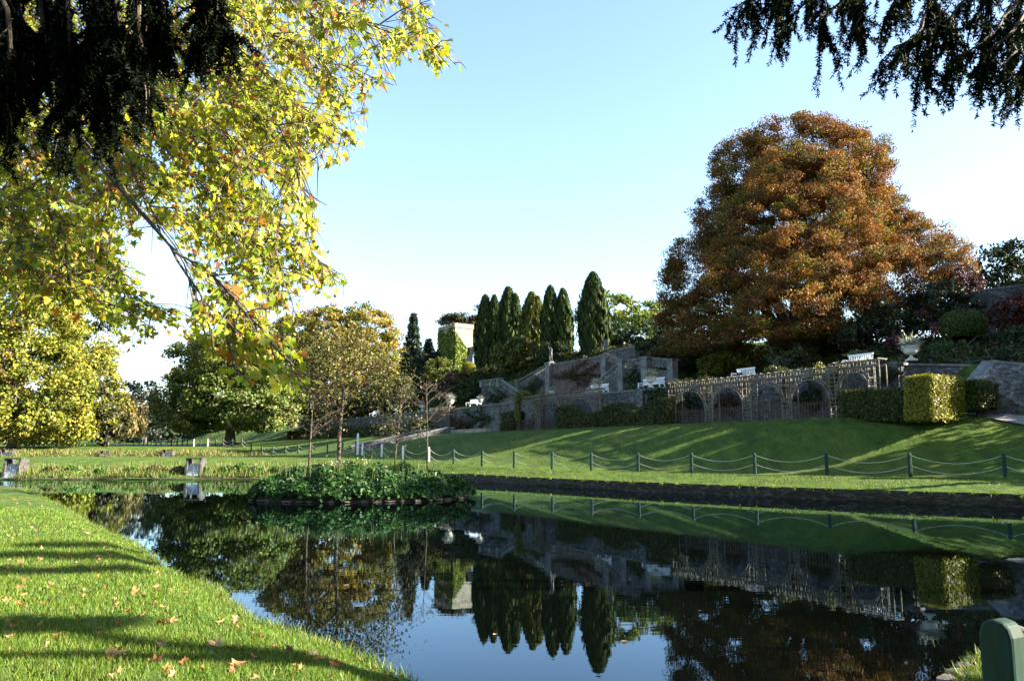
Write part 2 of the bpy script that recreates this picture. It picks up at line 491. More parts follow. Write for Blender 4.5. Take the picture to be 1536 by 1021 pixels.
def densify(poly, step_of):
    out = []
    for i in range(len(poly)):
        a, b = np.array(poly[i]), np.array(poly[(i + 1) % len(poly)])
        L = np.linalg.norm(b[:2] - a[:2])
        n = max(1, int(L / step_of((a + b) / 2)))
        for k in range(n):
            out.append(a + (b - a) * k / n)
    return np.array(out)
POND = densify(pond, lambda m: max(0.12, 0.02 * math.hypot(m[0], m[1])))
POND[:, :2] += rng.normal(size=(len(POND), 2)) * np.clip(0.0012 * np.hypot(POND[:, 0], POND[:, 1]), 0.01, 0.05)[:, None]
def smooth(a, b, x):
    k = np.clip((x - a) / (b - a), 0, 1)
    return k * k * (3 - 2 * k)
def inside_poly(x, y, poly):
    res = np.zeros(len(x), bool)
    for i in range(len(poly)):
        x1, y1 = poly[i][:2]; x2, y2 = poly[(i + 1) % len(poly)][:2]
        c = (y1 > y) != (y2 > y)
        res ^= c & (x < (x2 - x1) * (y - y1) / (y2 - y1 + 1e-12) + x1)
    return res
def edge_dist(x, y):
    """distance to the pond's edge and the height of that edge"""
    best = np.full(len(x), 1e9); h = np.zeros(len(x))
    for i in range(len(POND)):
        a = POND[i]; b = POND[(i + 1) % len(POND)]
        d = b[:2] - a[:2]; L2 = d @ d + 1e-12
        k = np.clip(((x - a[0]) * d[0] + (y - a[1]) * d[1]) / L2, 0, 1)
        q = np.hypot(x - a[0] - k * d[0], y - a[1] - k * d[1])
        m = q < best
        best[m] = q[m]; h[m] = (a[2] + (b[2] - a[2]) * k)[m]
    return best, h
def slope_toe(s):
    return np.interp(s, [-16, -10.4, -7.3, -4.4, -1.5, 1.3, 4, 6.6, 12, 30], [-2.0, -3.6, -4.7, -5.9, -7.1, -8.1, -9.1, -10, -11.4, -12.4])
def slope_head(s):
    return np.interp(s, [-16, -7.4, -4.5, -1, 30], [9.0, 4.2, 1.6, -0.6, -0.6])
def terrace_shift(s):
    return slope_head(s) + 0.6
def base_z(x, y):
    s, t = to_st(x, y)
    plain = np.interp(y, [-50, 46.5, 49, 53, 60, 70, 88, 90, 95, 128, 156, 300, 700, 3000], [.22, .14, .62, 1.08, 1.2, 1.15, 1.1, 1.2, 2.15, 2.5, 3.25, 5, 9, 20])
    plain = np.where(y < 44, 0.22, plain)
    right = np.interp(s, [-25, 5, 14.5, 22, 30, 36, 45], [.62, .6, .72, .95, 1.2, 1.33, 1.25])
    right = np.where(s > 45, np.maximum(1.25, plain), right)
    nearr = smooth(13, 6, y) * smooth(30, 22, x)
    right = right * (1 - nearr) + 0.24 * nearr
    w = smooth(-20, -13.5, t + 0 * s)
    w = np.where(y < 30, smooth(0, 3, x), w)
    return plain * (1 - w) + right * w
def hill_z(x, y, b):
    s, t = to_st(x, y)
    tt = t - terrace_shift(s)
    toe, head = slope_toe(s), slope_head(s)
    z = b + (np.maximum(3.3, b) - b) * smooth(0, 1, (t - toe) / (head - toe)) ** 1.0
    has_wall = smooth(-4.6, -4.3, s) * (1 - smooth(95, 108, s))
    step = np.where(tt > 3.2, 1.0, 0.0)
    soft = smooth(0.0, 6.5, tt)
    z = z + 2.65 * (has_wall * step + (1 - has_wall) * soft)
    amt = np.interp(y, [-60, 5, 30], [.25, .5, 1]) * np.interp(s, [-12, 8, 20, 36, 60, 160], [.42, .42, .55, .9, 1, 0.55])
    rise = np.interp(tt, [8, 17, 30, 80, 400], [0, 6.6, 8.5, 12, 20])
    flat = np.interp(tt, [12.35, 12.7, 17, 30, 80, 400], [0, 3.6, 6.6, 8.5, 12, 20])       # level court before the staircase
    w = smooth(20, 23, s) * smooth(60, 56, s)
    z = z + (rise * (1 - w) + flat * w) * amt
    return z
def ground_z(x, y, with_edge=True):
    x = np.atleast_1d(np.asarray(x, float)); y = np.atleast_1d(np.asarray(y, float))
    z = hill_z(x, y, base_z(x, y))
    if with_edge:
        d, h = edge_dist(x, y)
        k = smooth(0, 1, d / np.where(h > 0.3, 2.0, 0.55))
        z = np.where(d < 2.5, h + (z - h) * k, z)
    # the upper pond, its own water a little below the middle lawn
    up = smooth(70, 71.5, y) * smooth(90.5, 88.5, y) * smooth(-66, -63, x) * smooth(-26, -29, x)
    return z - 0.9 * up
def gz(x, y):
    return float(ground_z([x], [y])[0])

def build_ground():
    pts = [(p[0], p[1]) for p in POND]
    nb = len(pts)
    edges = [(i, (i + 1) % nb) for i in range(nb)]
    def chain(line):
        i0 = len(pts)
        pts.extend(line)
        edges.extend((i0 + k, i0 + k + 1) for k in range(len(line) - 1))
    for t in (3.10, 3.24):                       # the foot and the head of the terrace wall
        chain([tuple(st(s, t)[:2]) for s in np.arange(-4.2, 106, 1.2)])
    for t in (12.32, 12.72):                     # the court's back edge, under the staircase
        chain([tuple(st(s, t)[:2]) for s in np.arange(18, 62, 1.2)])
    ang = np.concatenate([np.linspace(-48, 48, 200), np.linspace(50, 310, 60)])
    r_, k = 2.0, 0
    while r_ < 3200:
        a = np.radians(ang + (0.24 if k % 2 else 0))
        if r_ < 6: a = a[::3]
        for q in a: pts.append((r_ * math.sin(q), r_ * math.cos(q)))
        r_ *= 1.034 if r_ < 130 else 1.09
        k += 1
    pts.append((0.0, 0.0))
    P2 = np.array(pts)
    d, h = edge_dist(P2[nb:, 0], P2[nb:, 1])
    keep = np.concatenate([np.ones(nb, bool), (d > np.clip(0.012 * np.hypot(P2[nb:, 0], P2[nb:, 1]), 0.06, 1.0)) | (np.arange(len(P2) - nb) < len(pts) * 0)])
    ncon = max(max(e) for e in edges) + 1
    keep[:ncon] = True
    remap = np.cumsum(keep) - 1
    P2 = P2[keep]; edges = [(int(remap[a]), int(remap[b])) for a, b in edges]
    v, e, f, *_ = delaunay_2d_cdt([Vector(p) for p in P2], edges, [], 0, 1e-5)
    v = np.array([(p[0], p[1]) for p in v])
    z = ground_z(v[:, 0], v[:, 1])
    dd, hh = edge_dist(v[:, 0], v[:, 1])
    ins = inside_poly(v[:, 0], v[:, 1], POND) & (dd > 0.01)
    z[~ins] += (rng.normal(size=(~ins).sum()) * 0.012) * (dd[~ins] > 0.1)
    z[ins] = -0.8
    fa_ = np.array(f)
    fc = v[fa_].mean(axis=1)
    fa_ = fa_[~inside_poly(fc[:, 0], fc[:, 1], POND)]
    me = bpy.data.meshes.new('ground')
    me.from_pydata([(a, b, c) for (a, b), c in zip(v, z)], [], fa_.tolist())
    me.polygons.foreach_set('use_smooth', [True] * len(me.polygons))
    me.update()
    if me.polygons[0].normal.z < 0: me.flip_normals()
    o = link('ground', me, M['grass'])
    tag(o, 'mown green lawn sloping up from the pond to the garden terraces', kind='structure')
build_ground()

# water
wb = MB()
wb.add([(x + 0.0, y, 0.0) for x, y in [(-45, 2.5), (30, 2.5), (30, 52), (-45, 52)]], [(0, 1, 2, 3)])
def clip_water():
    """the pond's surface reaches just under its banks"""
    c = POND[:, :2]
    nx = np.roll(c, -1, 0) - np.roll(c, 1, 0)
    nn = normed(np.stack([nx[:, 1], -nx[:, 0]], 1))
    A = 0.5 * np.sum(c[:, 0] * np.roll(c[:, 1], -1) - np.roll(c[:, 0], -1) * c[:, 1])
    q = c + nn * (0.12 if A > 0 else -0.12)
    me = bpy.data.meshes.new('pond_water')
    me.from_pydata([(a, b, 0.0) for a, b in q], [], [tuple(range(len(q)))])
    me.update()
    if me.polygons[0].normal.z < 0: me.flip_normals()
    tag(link('pond_water', me, M['water']), 'still dark pond water mirroring the hillside garden', kind='structure')
    up = bpy.data.meshes.new('upper_pond_water')
    up.from_pydata([(-66, 70, .72), (-26, 70, .72), (-26, 90.5, .72), (-66, 90.5, .72)], [], [(0, 1, 2, 3)])
    tag(link('upper_pond_water', up, M['water']), 'upper pond water below the far weirs', kind='structure')
    # bank wall: a ragged strip of earth and stone from the grass edge down into the water
    mb = MB()
    n = len(c); cols_ = 7
    sgn = 1 if A > 0 else -1
    vs_ = []
    for i in range(n):
        h = POND[i, 2]
        for k in range(cols_):
            w = k / (cols_ - 1)
            j = rng.normal() * 0.05 * (0 < k < cols_ - 1) + (0.02 if k == 0 else 0)
            off = nn[i] * sgn * (0.02 if k == 0 else -0.03 - 0.10 * w * min(1, h * 2) + j)
            vs_.append((c[i, 0] + off[0], c[i, 1] + off[1], h * (1 - w) - 0.25 * w + 0.006 * (k == 0)))
    fs = [(i * cols_ + k, ((i + 1) % n) * cols_ + k, ((i + 1) % n) * cols_ + k + 1, i * cols_ + k + 1) for i in range(n) for k in range(cols_ - 1)]
    mb.add(vs_, fs)
    tag(mb.build('pond_bank', M['soil'], smooth=True), 'dark earth and stone bank edging the pond', kind='structure')
clip_water()

# path across the slope on the right
def build_path():
    pl = [(1448, 618), (1475, 621), (1505, 626), (1540, 632), (1600, 643)]
    mb = MB(); vs_ = []
    for px, py in pl:
        d = ray(px, py)
        best = None
        for Y in np.arange(20, 60, 0.1):
            q = P(px, py, Y)
            if q.z < gz(q.x, q.y): best = q; break
        if best is None: best = P(px, py, 36)
        vs_.append(best)
    L, Rr = [], []
    for i, p in enumerate(vs_):
        a = (vs_[min(i + 1, len(vs_) - 1)] - vs_[max(i - 1, 0)]); a.z = 0; a.normalize()
        n = Vector((-a.y, a.x, 0))
        for o_, lst in ((0.55, L), (-0.55, Rr)):
            q = p + n * o_
            lst.append((q.x, q.y, gz(q.x, q.y) + 0.05))
    k = len(vs_)
    mb.add(L + Rr, [(i, i + 1, k + i + 1, k + i) for i in range(k - 1)])
    tag(mb.build('path', M['path']), 'pale gravel path crossing the shaded slope on the right', kind='structure')
build_path()

# island
ISL = (-5.4, 28.0)
def island_r(a):
    return 3.62 * (1 + 0.05 * np.sin(3 * a + 1) + 0.03 * np.sin(7 * a)), 2.5 * (1 + 0.05 * np.sin(2 * a + .5))
def build_island():
    mb = MB(); n = 60; rings = [(1.0, -0.25), (1.0, 0.10), (0.97, 0.2), (0.8, 0.42), (0.5, 0.6), (0.2, 0.66)]
    vs_ = []
    for k, z in rings:
        for i in range(n):
            a = 2 * math.pi * i / n
            rx, ry = island_r(a)
            j = 1 + (random.uniform(-.02, .02))
            vs_.append((ISL[0] + rx * k * j * math.cos(a), ISL[1] + ry * k * j * math.sin(a), z))
    fs = [(i + q * n, (i + 1) % n + q * n, (i + 1) % n + (q + 1) * n, i + (q + 1) * n) for q in range(len(rings) - 1) for i in range(n)]
    fs.append(tuple((len(rings) - 1) * n + i for i in range(n)))
    mb.add(vs_, fs)
    tag(mb.build('island', M['soil'], smooth=True), 'low earth island in the pond', kind='structure')
    # leafy ground cover
    N_ = 42000
    a = rng.random(N_) * 2 * math.pi; q = np.sqrt(rng.random(N_)) ** 0.8
    rx, ry = island_r(a)
    x = ISL[0] + rx * 1.07 * q * np.cos(a); y = ISL[1] + ry * 1.08 * q * np.sin(a)
    bump_ = 0.10 * np.sin(x * 3.1 + 1) * np.sin(y * 2.7) + 0.07 * np.sin(x * 6.3 + y * 2)
    top = 0.30 + 0.82 * (1 - q ** 3.2) + bump_
    z = np.maximum(0.03 + 0.12 * rng.random(N_), top * (0.25 + 0.75 * rng.random(N_) ** 0.4)) 
    over = rng.random(N_) < 0.0
    pts = np.stack([x, y, z], 1)
    out = normed(np.stack([(x - ISL[0]) / 3.8, (y - ISL[1]) / 2.4, np.full(N_, 0.5)], 1))
    nr = normed(out + unit(N_) * 0.8)
    L = 0.125 * rng.uniform(0.4, 1.6, N_)
    pal = [((.022, .065, .014), 4), ((.035, .095, .018), 4), ((.06, .125, .022), 2), ((.02, .05, .018), 2)]
    o = leaf_mesh('island_plants', pts, unit(N_) + out * 0.6, nr, L, L * 0.7, pick(pal, N_), M['leaf'])
    tag(o, 'dense dark green leafy plants covering the island', kind='stuff')
    # tall stalks and pale seed heads
    K = 700
    a = rng.random(K) * 2 * math.pi; q = np.sqrt(rng.random(K)) * 0.85
    rx, ry = island_r(a)
    base = np.stack([ISL[0] + rx * q * np.cos(a), ISL[1] + ry * q * np.sin(a), 0.55 + 0.4 * (1 - q ** 2)], 1)
    ax = unit(K) * 0.25 + np.array([0, 0, 1])
    o = leaf_mesh('island_reeds', base, ax, unit(K), rng.uniform(.35, .75, K), 0.02, pick([((.06, .10, .02), 3), ((.12, .12, .04), 1)], K), M['leaf'], None, BLADE)
    tag(o, 'thin green stalks standing among the island plants', kind='stuff')
    K = 110
    cc = np.array([[-6.3, 27.9, 1.28], [-5.8, 27.3, 1.22], [-6.9, 27.3, 1.05], [-2.7, 28.0, 1.05], [-5.2, 27.8, 1.3], [-2.4, 28.6, .95], [-6.0, 27.0, 1.12]])[rng.integers(0, 7, K)]
    pts = cc + rng.normal(size=(K, 3)) * np.array([.22, .2, .07])
    o = leaf_mesh('island_flowers', pts, unit(K), unit(K), .05, .045, pick([((.6, .6, .5), 1), ((.45, .5, .4), 1)], K), M['leaf'])
    tag(o, 'small white flower heads on the island plants', kind='stuff')
    # rim stones
    for i in range(20):
        a = math.pi + math.pi * (i + random.uniform(-.45, .45)) / 20 + 0.1
        rx, ry = island_r(a)
        stone('island_stone', (ISL[0] + rx * 1.0 * math.cos(a), ISL[1] + ry * 1.0 * math.sin(a), 0.03), (random.uniform(.10, .26), random.uniform(.08, .14), random.uniform(.03, .075)),
              'brown stone at the waterline of the leafy island', 'stones around the island')
def stone(name, c, r_, label, group):
    bm = bmesh.new()
    bmesh.ops.create_icosphere(bm, subdivisions=2, radius=1.0)
    ph = random.random() * 9
    for v in bm.verts:
        k = 1 + 0.16 * math.sin(v.co.x * 3 + ph) * math.cos(v.co.y * 2.6 + ph) + random.uniform(-.07, .07)
        v.co = Vector((v.co.x * r_[0] * k, v.co.y * r_[1] * k, v.co.z * r_[2] * k))
    me = bpy.data.meshes.new(name); bm.to_mesh(me); bm.free()
    o = link(name, me, M['rock']); o.location = c; o.rotation_euler = (0, 0, random.random() * 3)
    return tag(o, label, 'stone', group)
build_island()

# rough grass, reeds and weeds on the far bank of the pond and on the bank of the upper pond
def rough_bank():
    def strip(n, x0, x1, yf, h0, h1, name, label, pal, w=0.05, lean=.45):
        x = rng.uniform(x0, x1, n)
        y = yf(x) + rng.random(n) ** 1.3 * 3.2
        dens = 0.5 + 0.5 * np.sin(x * 1.7) * np.sin(x * 0.63 + 1.3)
        k = rng.random(n) < 0.35 + 0.65 * dens
        for wpx in (290, 18):
            k &= (np.abs(x - P(wpx, 700, 47.3).x) > .62) | (y > 60)
        x, y, dens = x[k], y[k], dens[k]
        z = ground_z(x, y)
        pts = np.stack([x, y, z - 0.03], 1)
        ax = unit(len(x)) * lean + np.array([0, -0.12, 1])
        o = leaf_mesh(name, pts, ax, unit(len(x)), (h0 + (h1 - h0) * dens) * rng.uniform(.5, 1.2, len(x)), w, pick(pal, len(x)), M['leaf'], None, BLADE)
        tag(o, label, kind='stuff')
    far = lambda x: np.interp(x, [-38, -27, -14, -8.5, -5], [44.5, 46.6, 47, 47.4, 46.8])
    strip(15000, -36, -9, far, .18, .5, 'bank_grass', 'rough yellow green grass along the far bank of the pond',
          [((.11, .17, .03), 4), ((.19, .2, .05), 3), ((.26, .21, .09), 1.6), ((.05, .11, .02), 2)])
    up = lambda x: 89.5 + 0 * x
    strip(7000, -64, -27, up, .2, .55, 'upper_bank_grass', 'rough tawny grass along the bank of the upper pond',
          [((.11, .15, .03), 3), ((.2, .18, .06), 3), ((.27, .2, .1), 2)], 0.09)
    # broad-leaved weeds in clumps, each a plant of its own
    spots = [(-26.2, 47.9, .5), (-24.3, 47.6, .42), (-22.6, 47.8, .45), (-21.2, 47.9, .6), (-19.7, 47.7, .5), (-16.9, 47.8, .55), (-16.1, 48.2, .65), (-15.2, 47.8, .5), (-18.4, 47.9, .42), (-27.4, 47.9, .5), (-14.0, 48.0, .42), (-12.9, 47.9, .5)]
    for i, (x, y, r_) in enumerate(spots):
        n = 420
        brown = i in (3, 4, 9)
        p = unit(n) * (rng.random((n, 1)) ** .5) * np.array([r_, r_ * .8, r_ * .75])
        p[:, 2] = np.abs(p[:, 2])
        p += np.array([x, y, gz(x, y)])
        pal = [((.17, .13, .05), 3), ((.1, .12, .03), 2)] if brown else [((.05, .13, .02), 3), ((.10, .18, .03), 2)]
        o = leaf_mesh('bank_weed', p, unit(n) + np.array([0, 0, .5]), unit(n) + np.array([.3, -.3, .6]), .17, .11, pick(pal, n), M['leaf'])
        tag(o, 'brown withered weed clump on the far pond bank' if brown else 'green broad leaved weed clump on the far pond bank', 'weed', 'weed clumps on the far bank')
rough_bank()
# ------------------------------------------------------------------ walls, terraces, tower
def wall_prism(mb, poly_sz, t, depth):
    """upright slab: outline given as (s, z) on the plane t, swept up the hill by depth"""
    mb.prism([st(s, t, z) for s, z in poly_sz], (N[0] * depth, N[1] * depth, 0))
def px_poly(pts, t):
    return [hit_t(px, py, t) for px, py in pts]

WT = 6.08            # top of the terrace wall
def terrace_wall():
    t = thing('terrace_wall', 'long grey rubble terrace wall behind the trellis, with flat coping', 'wall', st(30, 3, 3.3))
    s1, s0 = 103.0, -2.0
    mb = MB(); wall_prism(mb, [(s0, 2.9), (s1, 2.9), (s1, WT - .12), (s0, WT - .12)], 2.75, 0.45)
    # return of the wall running back from the urn corner
    mb.prism([st(s0 - .001, 3.205, 2.9), st(s0 - .001, 3.205, WT - .12), st(s0 - 2.6, 6.6, WT - .25), st(s0 - 2.6, 6.6, 2.9)], (U[0] * .4, U[1] * .4, 0))
    mb.build('wall_face', M['stone'], t, True)
    mb = MB(); wall_prism(mb, [(s0 - .1, WT - .12), (s1, WT - .12), (s1, WT), (s0 - .1, WT)], 2.65, 0.62)
    mb.prism([st(s0 - .13, 3.28, WT - .12), st(s0 - .13, 3.28, WT - .003), st(s0 - 2.75, 6.66, WT - .13), st(s0 - 2.75, 6.66, WT - .25)], (U[0] * .6, U[1] * .6, 0))
    mb.build('coping', M['coping'], t, True)
    for s in [-1.6] + [px_s for px_s in (hit_t(p, 600, 2.6)[0] for p in (1240, 1130, 1040, 960, 893, 812, 718, 672))]:
        mb = MB(); wall_prism(mb, [(s - .35, 2.9), (s + .35, 2.9), (s + .35, WT + .06), (s - .35, WT + .06)], 2.55, 0.85)
        mb.build('pier', M['stone'], t, True)
    for s in np.arange(62, 103, 6.5):
        mb = MB(); wall_prism(mb, [(s - .35, 2.9), (s + .35, 2.9), (s + .35, WT + .06), (s - .35, WT + .06)], 2.55, 0.85)
        mb.build('pier', M['stone'], t, True)
terrace_wall()

def stair_wall_right():
    T = 3.6
    t = thing('stair_parapet', 'grey stone stair parapet with sloping coping beside the grass slope on the right', 'wall', st(-6, T, 4))
    # lower end nearest the small hedge block, rising to the level stretch that leaves the picture
    a = P(1463, 571, 36.5); b = P(1486, 543, 37.5); c = P(1545, 549, 37.0); d = P(1640, 556, 36)
    mb = MB()
    foot = lambda p: Vector((p.x, p.y, min(gz(p.x, p.y), p.z) - 1.6))
    a2, b2, c2, d2 = foot(a), foot(b), foot(c), foot(d)
    mb.prism([a2, a, b, c, d, d2, c2, b2], (0.2, 0.5, 0))
    mb.build('wall_face', M['stone'], t, True)
    mb = MB()
    for p, q in ((a, b), (b, c), (c, d)):
        mb.bar(p + Vector((0.1, 0.25, 0.05)), q + Vector((0.1, 0.25, 0.05)), 0.66, 0.12)
    mb.build('coping', M['coping'], t, True)
    mb = MB(); mb.box(a + Vector((.12, .22, -.5)), (.62, .62, 1.2)); mb.build('end_pier', M['pale_stone'], t, True)
    w = thing('back_wall', 'low dark stone wall closing the gap behind the stair at right', 'wall', st(-5, 7, 5))
    mb = MB(); a = P(1428, 553, 43); b = P(1470, 549, 43); lo = Vector((0, 0, 3.0))
    mb.prism([a - lo, a, b, b - lo], (0.2, 0.5, 0)); mb.build('wall_face', M['stone'], w, True)
    mb = MB(); mb.bar(a + Vector((.1, .25, .05)), b + Vector((.1, .25, .05)), .6, .1); mb.build('coping', M['coping'], w, True)
stair_wall_right()

def ring_balustrade(mb, p, q, n, up=0.0, r=None):
    """a row of pierced stone rings between p and q (points on the rail's centre line, bottom and top rails parallel)"""
    p0, p1 = p; q0, q1 = q                      # p0/p1 bottom and top at one end, q0/q1 at the other
    for i in range(n):
        k = (i + .5) / n
        lo, hi = Vector(p0).lerp(Vector(q0), k), Vector(p1).lerp(Vector(q1), k)
        c = (lo + hi) / 2; H = (hi - lo).length / 2
        W = (Vector(q0) - Vector(p0)).length / n / 2
        e = (Vector(q0) - Vector(p0)).normalized()
        for sc in (0.96, 0.45):
            pts = [c + e * (W * sc * math.cos(a)) + Vector((0, 0, H * sc * math.sin(a))) for a in np.linspace(0, 2 * math.pi, 13)]
            mb.tube(pts, 0.055 if sc > .5 else 0.04, 5, False)
        mb.bar(c - e * W * .95, c + e * W * .95, .05, .05); mb.bar(c - Vector((0, 0, H)), c + Vector((0, 0, H)), .05, .05)
def terrace_stair():
    t = thing('garden_staircase', 'dark stone double staircase terrace with pierced ring balustrades below the cypresses', 'staircase', st(33, 11, 6))
    def face(pts, tt, depth, mat='stone', name='wall_face'):
        mb = MB(); wall_prism(mb, px_poly(pts, tt), tt, depth); mb.build(name, M[mat], t, True)
    def rail(a, b, tt, w=.34, h=.14, lift=0.0, name='coping'):
        mb = MB(); s1, z1 = hit_t(*a, tt); s2, z2 = hit_t(*b, tt)
        o = .12
        mb.bar(st(s1, tt + o, z1 + lift), st(s2, tt + o, z2 + lift), w, h); mb.build(name, M['coping'], t, True)
    def post(px, py0, py1, tt, w=.55):
        mb = MB(); s, z0 = hit_t(px, py0, tt); _, z1 = hit_t(px, py1, tt)
        e = Matrix.Rotation(math.atan2(U[1], U[0]), 3, 'Z')
        mb.box(st(s, tt + .1, (z0 + z1) / 2), (w, w, z1 - z0), e)
        mb.box(st(s, tt + .1, z1 + .05), (w + .16, w + .16, .13), e); mb.build('post', M['coping'], t, True)
    def balus(a0, a1, b0, b1, n, tt):
        q = [st(*(lambda h: (h[0], tt + .12, h[1]))(hit_t(*p_, tt))) for p_ in (a0, a1, b0, b1)]
        mb = MB(); ring_balustrade(mb, (q[0], q[1]), (q[2], q[3]), n); mb.build('balustrade', M['coping'], t, True)
    # left landing
    T1 = 10.2
    face([(722, 615), (722, 581), (748, 580), (776, 600), (792, 610)], T1, .5)
    balus((724, 580), (724, 572), (746, 578.5), (746, 569), 5, T1)
    rail((721, 571.5), (748, 568), T1); rail((748, 568), (778, 588), T1)
    balus((749, 579), (749, 570), (774, 596), (774, 587), 5, T1)
    post(722.5, 581, 572, T1); post(747.5, 580, 568.5, T1)
    # central creeper-bound wall with the sloping balustrade to its left
    T2 = 12.0
    face([(776, 606), (776, 580), (822, 552), (822, 606)], T2 + .02, .5)
    face([(826, 606), (826, 548), (868, 541), (890, 537), (909, 537), (935, 543), (935, 606)], T2, .5, 'creeper_stone')
    balus((778, 581), (778, 573), (820, 554), (820, 547), 10, T2)
    rail((776, 572), (822, 545.5), T2); post(776, 585, 571, T2, .6); post(824, 606, 545.5, T2 - .15, .75)
    rail((824, 547), (868, 540), T2); rail((868, 540), (908, 532.5), T2); rail((908, 532.5), (934, 541), T2)
    balus((890, 545), (890, 537), (906, 542), (906, 534.5), 3, T2 - .35); balus((911, 542), (911, 535), (930, 547), (930, 540), 4, T2 - .35)
    post(908.5, 606, 533, T2 - .2, .75)
    # right flight, nearer the eye
    T3 = 9.4
    face([(868, 606), (872, 598), (932, 552), (968, 551), (968, 606)], T3, .5)
    balus((874, 598), (874, 590), (930, 553), (930, 545), 11, T3 - .1)
    rail((868, 594), (931, 542.5), T3); post(933.5, 606, 541.5, T3 - .15, .6)
    balus((937, 551), (937, 541), (966, 549.5), (966, 538), 5, T3 - .1)
    rail((934, 541), (969, 536.5), T3); rail((936, 552), (967, 551), T3 - .05, .3, .1, 0, 'string_course')
    post(970.5, 606, 537, T3 - .15, .75)
    face([(972, 606), (972, 552), (1008, 556), (1008, 610)], T3 + .1, .5)
    balus((974, 550), (974, 538), (1006, 553), (1006, 541), 6, T3 + .05)
    rail((972, 536.5), (1009, 539.5), T3 + .1); post(1009, 610, 540, T3, .6)
    face([(912, 548), (912, 527), (964, 519), (964, 548)], 14.5, .5)
    rail((912, 526), (964, 518), 14.5)
terrace_stair()

def statue(px, py0, py1, tt, label, arm):
    """a dark figure in the round on a low block: one skinned body"""
    s, z0 = hit_t(px, py0, tt); _, z1 = hit_t(px, py1, tt)
    H = z1 - z0
    b = st(s, tt + .1, z0)
    t = thing('statue', label, 'statue', b, R(-60))
    mb = MB(); mb.box((0, 0, .06 * H), (.42 * H * .6, .42 * H * .6, .12 * H)); mb.build('plinth', M['coping'], t)
    k = H * .88
    J = [(0, 0, .50), (.0, 0, .62), (.0, 0, .76), (0, .0, .84), (.0, -.01, .93), (.09, 0, .27), (.085, .03, .02), (.085, -.05, .01), (-.08, 0, .50 - .02), (-.1, -.05, .28), (-.085, .0, .02), (-.085, -.07, .01),
         (.12, 0, .79), (.17, -.03, .65), (.12, -.10, .55), (-.12, 0, .79), arm[0], arm[1], (.07, 0, .47)]
    E = [(0, 1), (1, 2), (2, 3), (3, 4), (0, 18), (18, 5), (5, 6), (6, 7), (0, 8), (8, 9), (9, 10), (10, 11), (2, 12), (12, 13), (13, 14), (2, 15), (15, 16), (16, 17)]
    rad = [.085, .08, .095, .035, .062, .05, .033, .025, .06, .05, .033, .025, .045, .033, .025, .045, .033, .025, .06]
    body_mesh('figure', J, E, rad, k, (0, 0, .12 * H), M['bronze'], t)
def body_mesh(name, J, E, rad, k, off, mat, parent):
    me = bpy.data.meshes.new(name)
    me.from_pydata([(x * k + off[0], y * k + off[1], z * k + off[2]) for x, y, z in J], E, [])
    o = link(name, me, mat, parent)
    sk = o.modifiers.new('skin', 'SKIN')
    ly = me.skin_vertices[0] if len(me.skin_vertices) else None
    if ly is None:
        bm = bmesh.new(); bm.from_mesh(me); bm.verts.layers.skin.verify(); bm.to_mesh(me); bm.free(); ly = me.skin_vertices[0]
    for i, r_ in enumerate(rad):
        ly.data[i].radius = (r_ * k, r_ * k)
        ly.data[i].use_root = (i == 0)
    o.modifiers.new('smooth', 'SUBSURF').levels = 1
    o.modifiers['smooth'].render_levels = 1
    return o
statue(825, 545, 519, 11.9, 'dark bronze statue with one arm raised on the middle post of the stone staircase', [(-.2, -.04, .9), (-.17, -.08, 1.02)])
statue(908, 532, 506, 11.85, 'dark bronze standing statue before the tall single cypress', [(-.18, -.04, .65), (-.1, -.12, .58)])

def urn(px, py0, py1, tt, label, plume, pal, group='stone urns along the terrace wall', wide=1.0, drop=0.0):
    s, z0 = hit_t(px, py0, tt); _, z1 = hit_t(px, py1, tt)
    z0 = WT + 0.06
    H = max(.5, (z1 - z0)) * 0.58
    b = st(s, tt, z0)
    t = thing('stone_urn', label, 'urn', b, 0, group)
    w = H * .5 * wide
    mb = MB(); mb.box((0, 0, .05 * H), (w * .95, w * .95, .1 * H))
    mb.lathe([(w * .45, .1 * H), (w * .4, .16 * H), (w * .16, .24 * H), (w * .14, .36 * H), (w * .22, .41 * H)], n=14); mb.build('foot', M['urn'], t, smooth=False)
    mb = MB(); mb.lathe([(w * .2, .40 * H), (w * .55, .46 * H), (w * .75, .60 * H), (w * .72, .72 * H), (w * .80, .88 * H), (w * .98, .97 * H), (w * .98, H), (w * .8, H), (w * .7, .9 * H)], n=18)
    for sg in (-1, 1):
        mb.tube([(sg * w * .72, 0, .62 * H), (sg * w * .98, 0, .68 * H), (sg * w * .95, 0, .82 * H), (sg * w * .78, 0, .86 * H)], .05 * w, 6)
    mb.build('bowl', M['urn'], t, smooth=True)
    n = plume
    ax = unit(n) * np.array([1, 1, .7]) + np.array([0, 0, .75])
    pts = np.tile(np.array([[b.x, b.y, b.z + H * .97]]), (n, 1)) + rng.normal(size=(n, 3)) * w * .25 + normed(ax) * rng.random((n, 1)) * H * .45
    leaf_mesh('planting', pts, ax + np.array([0, 0, -.2]), unit(n), H * .5 * rng.uniform(.5, 1.2, n), .05 * H + .015, pick(pal, n), M['leaf'], t, BLADE)
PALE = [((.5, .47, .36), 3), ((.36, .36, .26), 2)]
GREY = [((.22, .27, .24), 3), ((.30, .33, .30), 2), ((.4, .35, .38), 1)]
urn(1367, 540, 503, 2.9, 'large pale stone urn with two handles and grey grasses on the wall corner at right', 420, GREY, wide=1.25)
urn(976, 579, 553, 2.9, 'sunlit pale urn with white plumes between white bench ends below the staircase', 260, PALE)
urn(895, 587, 567, 2.9, 'sunlit white plumed urn beside the white bench behind the low trellis', 260, PALE)
